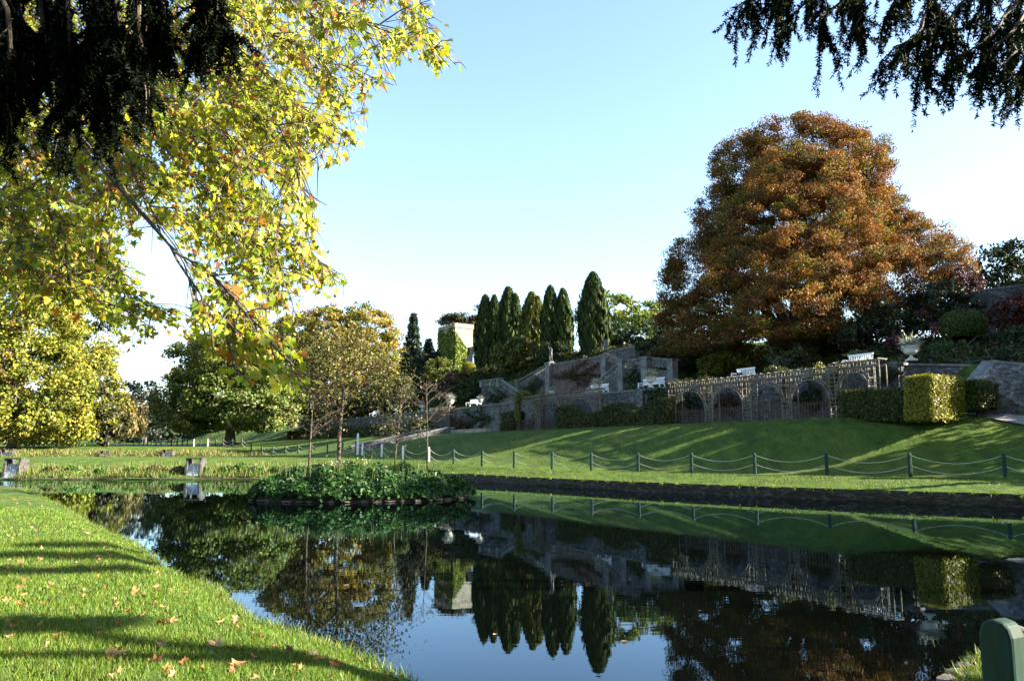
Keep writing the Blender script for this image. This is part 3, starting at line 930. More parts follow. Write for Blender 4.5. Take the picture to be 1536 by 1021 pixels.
urn(828, 600, 579, 2.9, 'grey leaved urn in shade on the wall just left of the white trellis beam', 200, GREY)
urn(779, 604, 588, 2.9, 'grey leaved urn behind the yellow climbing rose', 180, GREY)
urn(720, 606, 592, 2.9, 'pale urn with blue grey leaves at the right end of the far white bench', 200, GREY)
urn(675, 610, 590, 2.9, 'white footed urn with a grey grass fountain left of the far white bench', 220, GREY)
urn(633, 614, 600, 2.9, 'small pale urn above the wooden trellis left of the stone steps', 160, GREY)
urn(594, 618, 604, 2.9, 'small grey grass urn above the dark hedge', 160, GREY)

def bench(px0, px1, py, tt, label):
    s0, _ = hit_t(px0, py, tt); s1, _ = hit_t(px1, py, tt)
    L = abs(s1 - s0); c = st((s0 + s1) / 2, tt, gz(*st((s0 + s1) / 2, tt)[:2]))
    c.z = 5.98
    t = thing('garden_bench', label, 'bench', c, math.atan2(U[1], U[0]) + math.pi, 'white garden benches')
    L = min(max(L, 1.5), 2.4)
    mb = MB()
    for k in range(4): mb.box((0, -.22 + k * .14, .46), (L, .11, .03))
    mb.build('seat', M['white'], t)
    mb = MB(); mb.box((0, .27, .93), (L, .05, .09)); mb.box((0, .27, .56), (L, .05, .06))
    for k in range(int(L / .11)): mb.box((-L / 2 + .08 + k * .11, .27, .74), (.05, .025, .32))
    mb.build('backrest', M['white'], t)
    for sx in (-1, 1):
        mb = MB(); mb.box((sx * (L / 2 - .04), .02, .66), (.07, .52, .05)); mb.box((sx * (L / 2 - .04), -.22, .55), (.06, .06, .2)); mb.build('armrest', M['white'], t)
        for sy in (-.22, .24):
            mb = MB(); mb.box((sx * (L / 2 - .04), sy, .22), (.07, .07, .44)); mb.build('leg', M['white'], t)
    return t
bench(879, 912, 583, 3.9, 'sunlit white slatted bench on the terrace behind the low trellis')
bench(959, 995, 576, 3.9, 'white slatted bench behind the sunlit plumed urn below the staircase posts')
bench(701, 719, 605, 3.9, 'white slatted bench on the wall top far left of the staircase')
bench(1100, 1128, 551, 4.2, 'white bench seen over the trellis arches below the yellow shrub')
bench(553, 570, 622, 3.9, 'small far white bench above the domed hedge at left')
bench(1268, 1306, 543, 3.9, 'white bench behind the single trellis arch at right')

# ------------------------------------------------------------------ trellis arcades and pickets along the garden's edge
def arcade(cols_px, label, tt, ztop, height_px=None, sunlit=()):
    ss = [hit_t(p, 600, tt)[0] for p in cols_px]
    t = thing('trellis_arcade', label, 'trellis', st(sum(ss) / len(ss), tt, 3.3), 0, 'rose trellis arcades')
    W = .62; z0 = 3.2
    mat = M['trellis']
    for s in ss:
        mb = MB()
        for ds in (-W / 2, 0, W / 2):
            mb.bar(st(s + ds, tt, z0), st(s + ds, tt, ztop), .05 if ds else .035)
        for dt_ in (.55,):
            for ds in (-W / 2, W / 2): mb.bar(st(s + ds, tt + dt_, z0), st(s + ds, tt + dt_, ztop), .05)
            for z in np.arange(z0 + .3, ztop, .42): mb.bar(st(s + W / 2, tt, z), st(s + W / 2, tt + dt_, z), .03)
        for z in np.arange(z0 + .2, ztop, .21): mb.bar(st(s - W / 2, tt - .03, z), st(s + W / 2, tt - .03, z), .032)
        mb.build('lattice_column', mat, t, True)
    for a, b in zip(ss[:-1], ss[1:]):
        lo, hi = min(a, b) + W / 2, max(a, b) - W / 2
        c, r_ = (lo + hi) / 2, (hi - lo) / 2
        zs = ztop - .28 - r_ * .98
        mb = MB()
        an = np.linspace(0, math.pi, 22)
        for rr in (r_, r_ + .18):
            pts = [st(c + min(rr, r_ + .18) * math.cos(q), tt - .02, zs + rr * .98 * math.sin(q)) for q in an]
            for p, q in zip(pts[:-1], pts[1:]): mb.bar(p, q, .045, .06)
        for q in an[::1]: mb.bar(st(c + r_ * math.cos(q), tt - .02, zs + r_ * .98 * math.sin(q)), st(c + (r_ + .18) * math.cos(q), tt - .02, zs + (r_ + .18) * .98 * math.sin(q)), .03)
        # lattice of the spandrels
        for s in np.arange(lo + .12, hi, .22):
            dx = min(1, abs(s - c) / (r_ + .18)); zb = zs + (r_ + .18) * .98 * math.sqrt(max(0, 1 - dx * dx))
            if zb < ztop: mb.bar(st(s, tt, zb), st(s, tt, ztop), .03)
        for z in np.arange(zs + .1, ztop, .21):
            dz = (z - zs) / ((r_ + .18) * .98)
            x = (r_ + .18) * math.sqrt(max(0, 1 - dz * dz)) if dz < 1 else 0
            if r_ - x > .04:
                mb.bar(st(lo, tt - .03, z), st(c - x, tt - .03, z), .03); mb.bar(st(c + x, tt - .03, z), st(hi, tt - .03, z), .03)
        mb.build('arch', mat, t, True)
        mb = MB()
        for s in np.arange(lo + .1, hi, .19): mb.bar(st(s, tt + .1, 3.15), st(s, tt + .1, 4.2 + .0 * s), .055, .02)
        for z in (3.45, 4.05): mb.bar(st(lo, tt + .13, z), st(hi, tt + .13, z), .05, .03)
        mb.build('picket_panel', M['picket'], t, True)
    mb = MB()
    lo, hi = min(ss) - W / 2, max(ss) + W / 2
    for dt_ in (0, .55):
        for z in (ztop, ztop + .26): mb.bar(st(lo, tt + dt_, z), st(hi, tt + dt_, z), .07, .06)
    for s in np.arange(lo, hi, .2): mb.bar(st(s, tt, ztop), st(s, tt, ztop + .26), .035)
    for s in np.arange(lo, hi, .5): mb.bar(st(s, tt - .1, ztop + .3), st(s, tt + .65, ztop + .3), .05)
    mb.build('top_rail', mat, t, True)
    return t
arcade([1008, 1063, 1120, 1180, 1253], 'brown rose trellis of four arches with picket panels before the terrace wall', -.2, 5.6)
arcade([1253.5, 1313], 'single trellis arch with sunlit upright beside the square cut hedge', -.25, 5.75)
arcade([776, 806], 'trellis arch overgrown with yellow climbing rose', -.2, 5.75)
arcade([807, 845, 895], 'white topped trellis arch standing behind the scalloped hedge', .1, 5.85)
arcade([645, 672], 'pale bare trellis frame left above the stone steps', 2.0, 5.9)

# ------------------------------------------------------------------ clipped hedges
def surf_points(poly_sz, t0, depth, n):
    """points with outward normals over the skin of an upright slab"""
    pts, nrm = [], []
    c = np.array(poly_sz); k = len(c)
    per = np.array([np.linalg.norm(c[(i + 1) % k] - c[i]) for i in range(k)])
    lo, hi = c.min(0), c.max(0)
    area_f = (hi[0] - lo[0]) * (hi[1] - lo[1]); area_s = per.sum() * depth
    nf = int(n * 2 * area_f / (2 * area_f + area_s))
    q = rng.random((nf * 2, 2)) * (hi - lo) + lo
    ins = inside_poly(q[:, 0], q[:, 1], poly_sz); q = q[ins][:nf]
    side = rng.random(len(q)) < .68
    P3 = np.array([st(a, t0 if f else t0 + depth, b) for (a, b), f in zip(q, side)])
    N3 = np.array([(-N[0], -N[1], 0) if f else (N[0], N[1], 0) for f in side])
    ns = n - nf
    ei = rng.choice(k, ns, p=per / per.sum()); r_ = rng.random(ns)
    a, b = c[ei], c[(ei + 1) % k]
    q = a + (b - a) * r_[:, None]
    d = (b - a) / per[ei][:, None]
    A = 0.5 * np.sum(c[:, 0] * np.roll(c[:, 1], -1) - np.roll(c[:, 0], -1) * c[:, 1])
    no = np.stack([d[:, 1], -d[:, 0]], 1) * (1 if A > 0 else -1)
    tt = t0 + rng.random(ns) * depth
    P4 = np.array([st(u, w, z) for (u, z), w in zip(q, tt)])
    N4 = np.stack([no[:, 0] * U[0], no[:, 0] * U[1], no[:, 1]], 1)
    return np.concatenate([P3, P4]), np.concatenate([N3, N4])
def hedge(name, label, poly_px, tt, depth, n, pal, leaf=.11, cat='hedge', group=None, poly=None):
    poly = poly or px_poly(poly_px, tt)
    p, nr = surf_points(poly, tt, depth, n)
    p = p + nr * (rng.normal(size=(len(p), 1)) * .045 + .01)
    ins = .07
    c = np.array(poly); m = c.mean(0); ci = m + (c - m) * .95
    ring = [st(a, tt + ins, b) for a, b in ci] + [st(a, tt + depth - ins, b) for a, b in ci]
    k = len(poly)
    faces = [tuple(range(k)), tuple(range(2 * k - 1, k - 1, -1))] + [(i, k + i, k + (i + 1) % k, (i + 1) % k) for i in range(k)]
    L = leaf * rng.uniform(.6, 1.4, len(p))
    o = leaf_mesh(name, p, unit(len(p)) + nr * .5, nr + unit(len(p)) * .42, L, L * .7, pick(pal, len(p), .2), M['leaf'], None, DIAMOND, (ring, faces, (.02, .03, .008)))
    return tag(o, label, cat, group)
YEW = [((.055, .065, .012), 3), ((.09, .085, .014), 2), ((.035, .055, .012), 2)]
GOLD = [((.22, .21, .02), 3), ((.28, .25, .025), 2), ((.15, .16, .02), 1)]
hedge('clipped_hedge', 'long dark yew hedge with scalloped top and two domes before the garden wall',
      [(832, 648), (832, 613), (840, 609), (852, 608.5), (862, 611), (872, 619), (885, 621), (898, 617), (907, 609), (918, 604), (928, 605), (936, 612), (945, 617), (958, 615), (968, 606), (980, 599), (992, 597), (1003, 597), (1003, 644)], -.75, 1.3, 15000, YEW, .13)
hedge('clipped_hedge', 'low level yew hedge running from the single trellis arch to the gold block', [(1258, 632), (1258, 587), (1368, 583), (1368, 630)], -.9, 1.2, 9000, YEW, .10)
hedge('hedge_block', 'tall square cut golden hedge block with sunlit end face', [(1357, 630), (1357, 567), (1375, 563.5), (1396, 562.5), (1398, 566), (1400, 628)], -1.15, 2.5, 14000, GOLD, .09)
hedge('hedge_block', 'small shaded hedge block beside the stair pier at right', [(1435, 616), (1434, 573), (1456, 571), (1472, 574), (1471, 612)], 1.4, 1.4, 5000, YEW, .10)
hedge('hedge_block', 'dark upright hedge block left of the overgrown trellis', [(750, 651), (750, 620), (770, 617), (770, 650)], -.5, 1.2, 2600, YEW, .14)
hedge('hedge_block', 'dark upright hedge block left of the stone steps', [(614, 661), (614, 630), (632, 628), (632, 660)], -.5, 1.4, 2400, YEW, .16)
hedge('clipped_hedge', 'far dark hedge with two lit domes behind the island trees', [(488, 666), (488, 645), (500, 641), (515, 638), (524, 640), (532, 645), (540, 640), (550, 635.5), (560, 641), (572, 640), (584, 636), (594, 643), (612, 648), (612, 664)], -.5, 1.6, 8000, YEW, .2)
hedge('clipped_hedge', 'far hedge end with bright cut top at the foot of the lawn slope', [(430, 664), (430, 647), (447, 647), (447, 652), (488, 652), (488, 665)], -.5, 2.0, 4500, GOLD[:2] + YEW, .24)

# ------------------------------------------------------------------ stone steps down to the lawn
def steps():
    s_a, _ = hit_t(655, 652, -1.2)
    t = thing('stone_steps', 'weathered stone steps between sloping parapets leading down to the lawn', 'steps', st(s_a, -5, 2))
    hw = 1.75; n = 15; t1, t0 = -1.0, -8.6; z1 = 3.35; z0 = gz(*st(s_a, t0)[:2]) - .02
    mb = MB()
    for i in range(n):
        ta, tb = t0 + (t1 - t0) * i / n, t1 + .3
        za = z0 + (z1 - z0) * (i + 1) / n
        wall_prism(mb, [(s_a - hw, za - (z1 - z0) / n - (.6 if i == 0 else 0.0)), (s_a + hw, za - (z1 - z0) / n - (.6 if i == 0 else 0)), (s_a + hw, za), (s_a - hw, za)], ta, tb - ta)
    mb.build('treads', M['stone'], t, True)
    for sg in (-1, 1):
        mb = MB(); s = s_a + sg * (hw + .26)
        q = [st(s - .25, t0 - .5, z0 - .5), st(s - .25, t0 - .5, z0 + .3), st(s - .25, t1 - .3, z1 + .42), st(s - .25, t1 + .5, z1 + .42), st(s - .25, t1 + .5, z0 - .5)]
        mb.prism(q, (U[0] * .5, U[1] * .5, 0)); mb.build('parapet', M['stone'], t, True)
        mb = MB(); mb.bar(st(s, t0 - .6, z0 + .34), st(s, t1 - .3, z1 + .47), .62, .12); mb.bar(st(s, t1 - .3, z1 + .475), st(s, t1 + .6, z1 + .475), .62, .12); mb.build('coping', M['coping'], t, True)
    w = thing('kerb_wall', 'low brown stone kerb wall joining the head of the stone steps', 'wall', st(s_a - 6, -.6, 3.2))
    for nm, a, b in (('wall_face', s_a - hw - .55, s_a - hw - 7.5), ('wall_face', s_a + hw + .55, s_a + hw + 4.5)):
        mb = MB(); wall_prism(mb, [(a, 2.6), (b, 2.6), (b, 3.62), (a, 3.62)], -.9, .4); mb.build(nm, M['pale_stone'], w, True)
steps()

# ------------------------------------------------------------------ tower with ivy
def tower():
    Y = 118.0
    c0 = P(682, 560, Y)
    zt = P(682, 482, Y).z; z0 = c0.z - 2.0
    W = 4.3
    t = thing('stone_tower', 'square pale stone tower half covered in ivy, its right face in sun', 'tower', (c0.x, c0.y, z0))
    er = Vector((math.cos(R(33)), math.sin(R(33)), 0)); el = Vector((-math.cos(R(57)), math.sin(R(57)), 0))   # along right face, along left face
    a = Vector((c0.x, c0.y, z0)); b = a + er * 3.1; d = a + el * 5.2; e = b + el * 5.2
    mb = MB(); H = zt - z0 - .9
    mb.prism([a, b, e, d], (0, 0, H)); mb.build('wall_face', M['pale_stone'], t, True)
    mb = MB()
    up = Vector((0, 0, H)); o = .10
    for p, q in ((a, b), (b, e), (e, d), (d, a)):
        ax = (q - p).normalized(); L = (q - p).length
        outn = Vector((ax.y, -ax.x, 0))
        mb.prism([p + up + outn * o - ax * o, q + up + outn * o + ax * o, q + up - outn * .35, p + up - outn * .35], (0, 0, .62))
        nm = 5
        for i in range(nm):
            c = p + ax * (L * (i + .5) / nm) + up + Vector((0, 0, .60)) - outn * .1
            mb.bar(c, c + Vector((0, 0, .10)), .42, .34, outn)
    mb.build('parapet', M['pale_stone'], t, True)
    mb = MB()
    c = a + er * 2.25 + Vector((0, 0, H * .55)) + er.cross(Vector((0, 0, 1))) * .03
    mb.bar(c, c + Vector((0, 0, 1.1)), .5, .08, er.cross(Vector((0, 0, 1)))); mb.build('window', M['soil'], t, True)
    n = 9000
    left = rng.random(n) < .62
    k, h = rng.random(n), rng.random(n)
    capl = .93 + .05 * np.sin(k * 9); capr = .9 - .25 * k
    h = h * np.where(left, capl, capr)
    kk = np.where(left, k * 5.2, k * (1.95 - 1.1 * (np.abs(h - .55)) ))
    E1 = np.where(left[:, None], np.array(el)[None], np.array(er)[None])
    nl = np.array((-er.x, -er.y, 0)); nrr = np.array((er.y, -er.x, 0))
    nl = np.array((-el.y, el.x, 0)); nl = nl if nl[1] < 0 else -nl
    nn = np.where(left[:, None], nl[None], nrr[None])
    p = np.array(a)[None] + E1 * kk[:, None] + np.array([0, 0, 1]) * (h * (H + .3))[:, None] + nn * (.05 + .25 * rng.random((n, 1)) ** 2)
    leaf_mesh('ivy', p, unit(n) + np.array([0, 0, -.4]), nn * 1.1 + unit(n) * .6, .33, .3, pick([((.17, .23, .03), 3), ((.24, .27, .04), 2), ((.11, .17, .03), 2)], n), M['leaf'], t)
    r_ = thing('ruined_wall', 'broken shaded stone wall stub against the right of the ivy tower', 'wall', (b.x, b.y, z0))
    mb = MB(); g = P(711, 520, Y + 1.5); g2 = P(723, 530, Y + .5)
    mb.prism([Vector((g.x, g.y, z0)), g, P(716, 514, Y + 1), g2, Vector((g2.x, g2.y, z0))], (.5, 1.0, 0)); mb.build('wall_face', M['stone'], r_, True)
tower()
rw = thing('retaining_wall', 'grey retaining wall high in the garden behind the clipped dome at right', 'wall', P(1490, 450, 58))
mb = MB(); a, b, c, d = P(1425, 452, 60), P(1470, 437, 59), P(1545, 427, 57), P(1640, 420, 55)
mb.prism([Vector((a.x, a.y, a.z - 4)), a, b, c, d, Vector((d.x, d.y, d.z - 5))], (.2, .6, 0)); mb.build('wall_face', M['stone'], rw, True)
mb = MB()
for p, q in ((a, b), (b, c), (c, d)): mb.bar(p + Vector((.1, .3, .05)), q + Vector((.1, .3, .05)), .75, .14)
mb.build('coping', M['coping'], rw, True)

# ------------------------------------------------------------------ weirs where one pond falls into the next
def weir(px, Y, w, h, label, blocked=False):
    x = (px - CX) / F * Y / CP * 1.0
    x = P(px, 690, Y).x
    z0 = -.15 if Y < 60 else .5
    t = thing('stone_weir', label, 'weir', (x, Y, z0), 0, 'stone weirs between the ponds')
    H = h - z0; k = .13
    for sg in (-1, 1):
        mb = MB(); x0 = sg * (w / 2 + k / 2)
        mb.prism([(x0 - k / 2, -.12, 0), (x0 - k / 2, -.02, H * .8), (x0 - k / 2, .12, H), (x0 - k / 2, .9, H), (x0 - k / 2, .9, 0)], (k, 0, 0)); mb.build('side_wall', M['wet_stone'], t)
    mb = MB(); mb.box((0, .32, H + .04), (w + 2.3 * k, .55, .08)); mb.build('slab', M['wet_stone'], t)
    mb = MB(); n = 7
    for i in range(n):
        top = H * .80 * (n - i) / n
        mb.prism([(-w / 2, -.30 + .085 * i, 0), (-w / 2, -.30 + .085 * i, top - H * .70 / n * (0 if i == n - 1 else 1) * 1.0), (-w / 2, .9 + .001 * i, top - .0), (-w / 2, .9 + .001 * i, 0)][::1], (w, 0, 0)) if False else mb.box((0, .3 + .04 * i, H * .8 * (i + .5) / n), (w, 1.1 - .08 * i, H * .8 / n - .004))
    mb.build('cascade', M['cascade'], t)
def cascade_mat():
    m, nt, out = node_mat('falling_water'); b = principled(nt, out, .25, .6)
    f = noise_tex(nt, position(nt, (9, 2, 1.4)), 2.2, 4, .6)
    nt.links.new(ramp(nt, f, [(.36, (.06, .06, .06)), (.5, (.25, .25, .26)), (.62, (.68, .69, .70))]), b.inputs['Base Color'])
    bump(nt, b, f, .5, .04); return m
M['cascade'] = cascade_mat()
weir(290, 47.3, .66, 1.16, 'white water stone weir near the middle of the far pond bank')
weir(18, 46.7, .7, 1.16, 'dark stone weir at the left end of the far pond bank')
weir(250, 90, .9, 1.75, 'small distant weir at the right end of the upper bank')
weir(155, 90, .8, 1.6, 'small dark distant weir in the middle of the upper bank')
weir(8, 90, 1.1, 1.8, 'distant weir at the left edge of the upper bank')

# ------------------------------------------------------------------ rope fences
def post_mesh(name, h, w, mat):
    mb = MB(); c = w * .22
    oct_ = lambda k: [(k - c, -k), (k, -k + c), (k, k - c), (k - c, k), (-k + c, k), (-k, k - c), (-k, -k + c), (-k + c, -k)]
    rings = [(w / 2, -.3), (w / 2, h * .9), (w * .46, h * .95), (w * .33, h * .985), (w * .12, h)]
    vs_ = [(x, y, z) for k, z in rings for x, y in [(a * k / (w / 2), b * k / (w / 2)) for a, b in oct_(w / 2)]]
    fs = [(i * 8 + j, i * 8 + (j + 1) % 8, (i + 1) * 8 + (j + 1) % 8, (i + 1) * 8 + j) for i in range(len(rings) - 1) for j in range(8)] + [tuple(32 + j for j in range(8))]
    mb.add(vs_, fs)
    me = bpy.data.meshes.new(name); me.from_pydata(mb.v, [], mb.f); me.materials.append(mat); me.update()
    return me
def rope_fence(pts, label, h, w, pale=(), rope_mat='rope', sag=.30, rr=.015):
    t = thing('rope_fence', label, 'fence', (pts[len(pts) // 2][0], pts[len(pts) // 2][1], 0))
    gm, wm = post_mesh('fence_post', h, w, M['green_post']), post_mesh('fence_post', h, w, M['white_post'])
    tops = []
    for i, (x, y) in enumerate(pts):
        z = gz(x, y)
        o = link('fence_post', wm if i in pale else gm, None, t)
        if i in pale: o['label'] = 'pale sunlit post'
        o.location = Vector((x, y, z)) - t.location; o.rotation_euler = (random.uniform(-.02, .02), random.uniform(-.02, .02), random.uniform(-.2, .2))
        tops.append(Vector((x, y, z)))
    for a, b in zip(tops[:-1], tops[1:]):
        for fr in (.90, .48):
            mb = MB(); L = (b - a).length
            pts_ = [a.lerp(b, k) + Vector((0, 0, h * fr - sag * L / 3 * 4 * k * (1 - k))) for k in np.linspace(0, 1, 9)]
            mb.tube(pts_, rr, 5); mb.build('rope', M[rope_mat], t, True)
near_posts = [(1660, 27.3), (1507, 29.5), (1365, 31.6), (1240, 33.5), (1132, 35.3), (1037, 37.2), (957, 39), (887, 40.8), (828, 42.6), (771, 44.6), (723, 46.8), (680, 49.2), (643, 52.4), (604, 56), (572, 60), (543, 64), (535, 67)]
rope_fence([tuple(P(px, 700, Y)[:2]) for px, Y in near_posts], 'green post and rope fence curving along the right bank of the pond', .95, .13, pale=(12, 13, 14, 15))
fa, fb = np.array([-14.6, 73.0]), np.array([-66.0, 138.0])
far_px = [534, 514, 491, 467, 447, 428, 409, 393, 377, 362, 348, 334, 323, 311, 300, 290, 280.5, 273, 265, 256.5, 249, 241, 233.5, 227, 220.5, 214.5, 208, 200]
fpts = []
for px in far_px:
    d = P(px, 675, 1.0); k = d.x
    q = (fa[0] - k * fa[1]) / (k * (fb[1] - fa[1]) - (fb[0] - fa[0]))
    fpts.append(tuple(fa + (fb - fa) * q))
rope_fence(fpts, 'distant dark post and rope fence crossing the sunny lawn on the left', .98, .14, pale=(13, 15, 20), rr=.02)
po = tag(link('marker_post', post_mesh('marker_post', 1.75, .16, M['white_post']), None), 'taller pale marker post at the corner of the rope fence', 'post')
q = P(536, 690, 66); po.location = (q.x, q.y, gz(q.x, q.y))

# foreground fence post, close to the eye at lower right
def big_post():
    Y = 2.95; top = P(1500, 927, Y)
    x, y = top.x, Y
    z0 = gz(x, y); h = top.z - z0
    t = thing('fence_post', 'large green painted post with rounded top in the lower right corner', 'post', (x, y, z0), R(-60))
    w, d = .118, .09
    prof = [(-w / 2, h - .055), (-w * .42, h - .025), (-w * .27, h - .007), (0, h), (w * .27, h - .007), (w * .42, h - .025), (w / 2, h - .055)]
    mb = MB(); mb.prism([(-w / 2, -d / 2, -.3)] + [(a, -d / 2, b) for a, b in prof] + [(w / 2, -d / 2, -.3)], (0, d, 0))
    mb.build('shaft', M['green_post'], t, bevel=.012)
    mb = MB()
    zr = top.z - z0 - .30
    for k in range(10):
        a = k / 9
        mb.tube([(-.03 + .02 * math.sin(a * 16), -d / 2 - .012, zr - .16 * a), (-.012 + .02 * math.sin(a * 16 + .6), -d / 2 - .02, zr - .16 * a - .012)], .011, 6)
    mb.tube([(-.25, -.32, zr - .34), (-.10, -.16, zr - .17), (-.015, -.085, zr - .02), (.0, -d / 2 + .01, zr + .02)], .012, 7)
    mb.tube([(w / 2 - .01, .0, zr + .02), (w / 2 + .05, .0, zr + .02), (.35, .02, zr - .06), (.9, .05, zr - .12)], .013, 7)
    mb.build('rope', M['rope'], t, smooth=True)
big_post()
# flat stones and turf at the near right bank
for px, py, r_ in [(1448, 1003, .15), (1462, 992, .13), (1440, 1013, .16), (1522, 945, .17), (1530, 958, .2), (1538, 972, .2), (1420, 1022, .15), (1456, 1016, .12)]:
    q = on_z(px, py, .12)
    stone('bank_stone', (q.x, q.y, .135), (r_ * .6, r_ * .42, .028), 'flat pale stone in the turf beside the near green post', 'flat stones by the near post')

# sign and walker on the far lawn
q = P(214, 665, 150); sg = thing('notice_board', 'small white notice board on a post on the far lawn', 'sign', (q.x, q.y, gz(q.x, q.y)))
mb = MB(); mb.box((0, 0, .45), (.09, .09, .95)); mb.build('post', M['white_post'], sg)
mb = MB(); mb.box((0, -.06, 1.15), (.62, .05, .62)); mb.build('board', M['white'], sg)
def walker():
    q = P(262, 664, 150); t = thing('person', 'person in a red top walking far across the lawn before the dark trees', 'person', (q.x, q.y, gz(q.x, q.y)), R(70))
    J = [(0, 0, .52), (0, 0, .64), (0, 0, .8), (0, 0, .87), (0, -.015, .94), (.05, .05, .28), (.05, .14, .03), (.05, .08, .015), (-.05, -.06, .28), (-.05, -.10, .03), (-.05, -.16, .015), (.11, 0, .8), (.14, -.05, .65), (.13, -.12, .55), (-.11, 0, .8), (-.14, .05, .65), (-.13, .04, .53), (.05, 0, .49), (-.05, 0, .49)]
    E = [(0, 1), (1, 2), (2, 3), (3, 4), (0, 17), (17, 5), (5, 6), (6, 7), (0, 18), (18, 8), (8, 9), (9, 10), (2, 11), (11, 12), (12, 13), (2, 14), (14, 15), (15, 16)]
    rad = [.08, .075, .09, .035, .06, .05, .032, .025, .05, .032, .025, .045, .033, .025, .045, .033, .025, .06, .06]
    body_mesh('body', J, E, rad, 1.72, (0, 0, 0), plain_mat('dark_trousers', [(0, (.05, .05, .07)), (1, (.08, .07, .09))], 5), t)
    mb = MB(); mb.lathe([(.15, .84), (.19, 1.0), (.2, 1.25), (.21, 1.38), (.09, 1.5)], n=12)
    mb.build('jacket', plain_mat('red_top', [(0, (.4, .06, .05)), (1, (.5, .1, .08))], 5), t, smooth=True)
    mb = MB(); mb.lathe([(.02, 1.74), (.10, 1.71), (.125, 1.64), (.115, 1.57), (.07, 1.53)], n=10); mb.build('hair', plain_mat('brown_hair', [(0, (.03, .02, .015)), (1, (.06, .04, .03))], 9), t, smooth=True)
walker()

# creepers on the terrace masonry
def creeper(label, px, py, rx, ry, tt, pal, n=900, leaf=.2, hang=0.0):
    s, z = hit_t(px, py, tt); s1, _ = hit_t(px + rx, py, tt); _, z1 = hit_t(px, py - ry, tt)
    W, H = abs(s1 - s), abs(z1 - z)
    q = unit(n)[:, :2] * (rng.random((n, 1)) ** .6)
    f = 1 + .55 * np.sin(q[:, 0] * 6 + px) + .4 * np.sin(q[:, 0] * 15 + px * .3)
    q[:, 0] += .35 * np.sin(q[:, 1] * 5 + px)
    a, b = s + q[:, 0] * W, z + q[:, 1] * H * f
    off = .04 + .22 * rng.random(n) ** 2
    p = np.stack([S0[0] + U[0] * a + N[0] * (tt - off), S0[1] + U[1] * a + N[1] * (tt - off), b], 1)
    o = leaf_mesh('wall_creeper', p, unit(n) + np.array([0, 0, -.6]), unit(n) * .6 + np.array([-N[0], -N[1], .3]), leaf * rng.uniform(.6, 1.3, n), leaf * .75, pick(pal, n), M['leaf'])
    tag(o, label, 'creeper', 'creepers on the terrace walls')
IVY = [((.03, .05, .018), 3), ((.05, .075, .02), 1)]
RUST = [((.10, .05, .03), 2), ((.06, .05, .02), 2)]
creeper('dark ivy hanging over the terrace wall right of the scalloped hedge', 985, 592, 16, 9, 2.6, IVY)
creeper('dark ivy on the terrace wall behind the first long trellis arch', 1032, 602, 20, 18, 2.6, IVY)
creeper('russet creeper on the terrace wall behind the second long trellis arch', 1090, 606, 18, 15, 2.6, RUST)
creeper('dark ivy on the terrace wall behind the last long trellis arch', 1214, 598, 22, 18, 2.6, IVY)
creeper('dark ivy over the terrace wall between the single arch and the urn corner', 1330, 562, 22, 12, 2.55, IVY, 900, .15)
creeper('russet creeper spreading over the middle of the creeper bound stair wall', 868, 562, 34, 18, 11.9, RUST, 1500)
creeper('dark ivy on the staircase wall left of the middle post', 800, 580, 14, 14, 11.9, IVY)
creeper('dark ivy on the right landing wall below the balustrade', 950, 568, 12, 14, 9.3, IVY)
creeper('dark ivy spilling down the left landing wall of the staircase', 745, 596, 16, 10, 10.1, IVY)
creeper('dark ivy on the terrace wall left of the upright hedge block', 715, 628, 22, 14, 2.6, IVY)
creeper('russet creeper on the terrace wall right of the stone steps', 690, 636, 14, 10, 2.6, RUST)
DEBUG = False
# ------------------------------------------------------------------ trees beyond the garden
def floor_at(px, Y):
    q = P(px, 660, Y)
    return Vector((q.x, Y, gz(q.x, Y)))
YPLANE = [((.24, .24, .026), 4), ((.18, .20, .026), 4), ((.30, .26, .035), 1.5), ((.12, .15, .022), 3), ((.24, .13, .035), .5)]
for label, px, Y, lobes, per in [
    ('yellow green plane tree at the left edge, foliage sweeping to the ground', 20, 100,
     [(20, 390, 90, 62), (-10, 430, 85, 100), (55, 470, 70, 85, -3), (20, 560, 90, 80, -4), (85, 580, 55, 70, -4), (-60, 500, 80, 110), (40, 625, 80, 38, -5), (105, 628, 38, 34, -5), (-40, 620, 80, 50)], 74),
    ('yellow green plane tree standing behind the first, nearer the gap of sky', 110, 112,
     [(120, 430, 62, 80), (140, 500, 42, 70, -2), (128, 570, 52, 65, -3), (100, 620, 50, 42, -3), (70, 400, 60, 80), (150, 605, 34, 50, -5)], 74)]:
    broad_tree('plane_tree', label, 'tree', floor_at(px, Y), lobes_px(lobes, Y), YPLANE, .36, 1.25, per, 'plane trees beyond the left lawn', .6, cover=2.1, droop=.6, jit=.2, flat=.8)
broad_tree('shade_tree', 'dark olive bush like tree in shade at the right foot of the yellow planes', 'tree', floor_at(160, 100), lobes_px([(150, 625, 26, 42), (168, 640, 22, 26), (140, 585, 20, 35)], 100),
           [((.05, .055, .02), 3), ((.09, .08, .025), 1)], .5, 1.2, 40, trunk_r=.3)
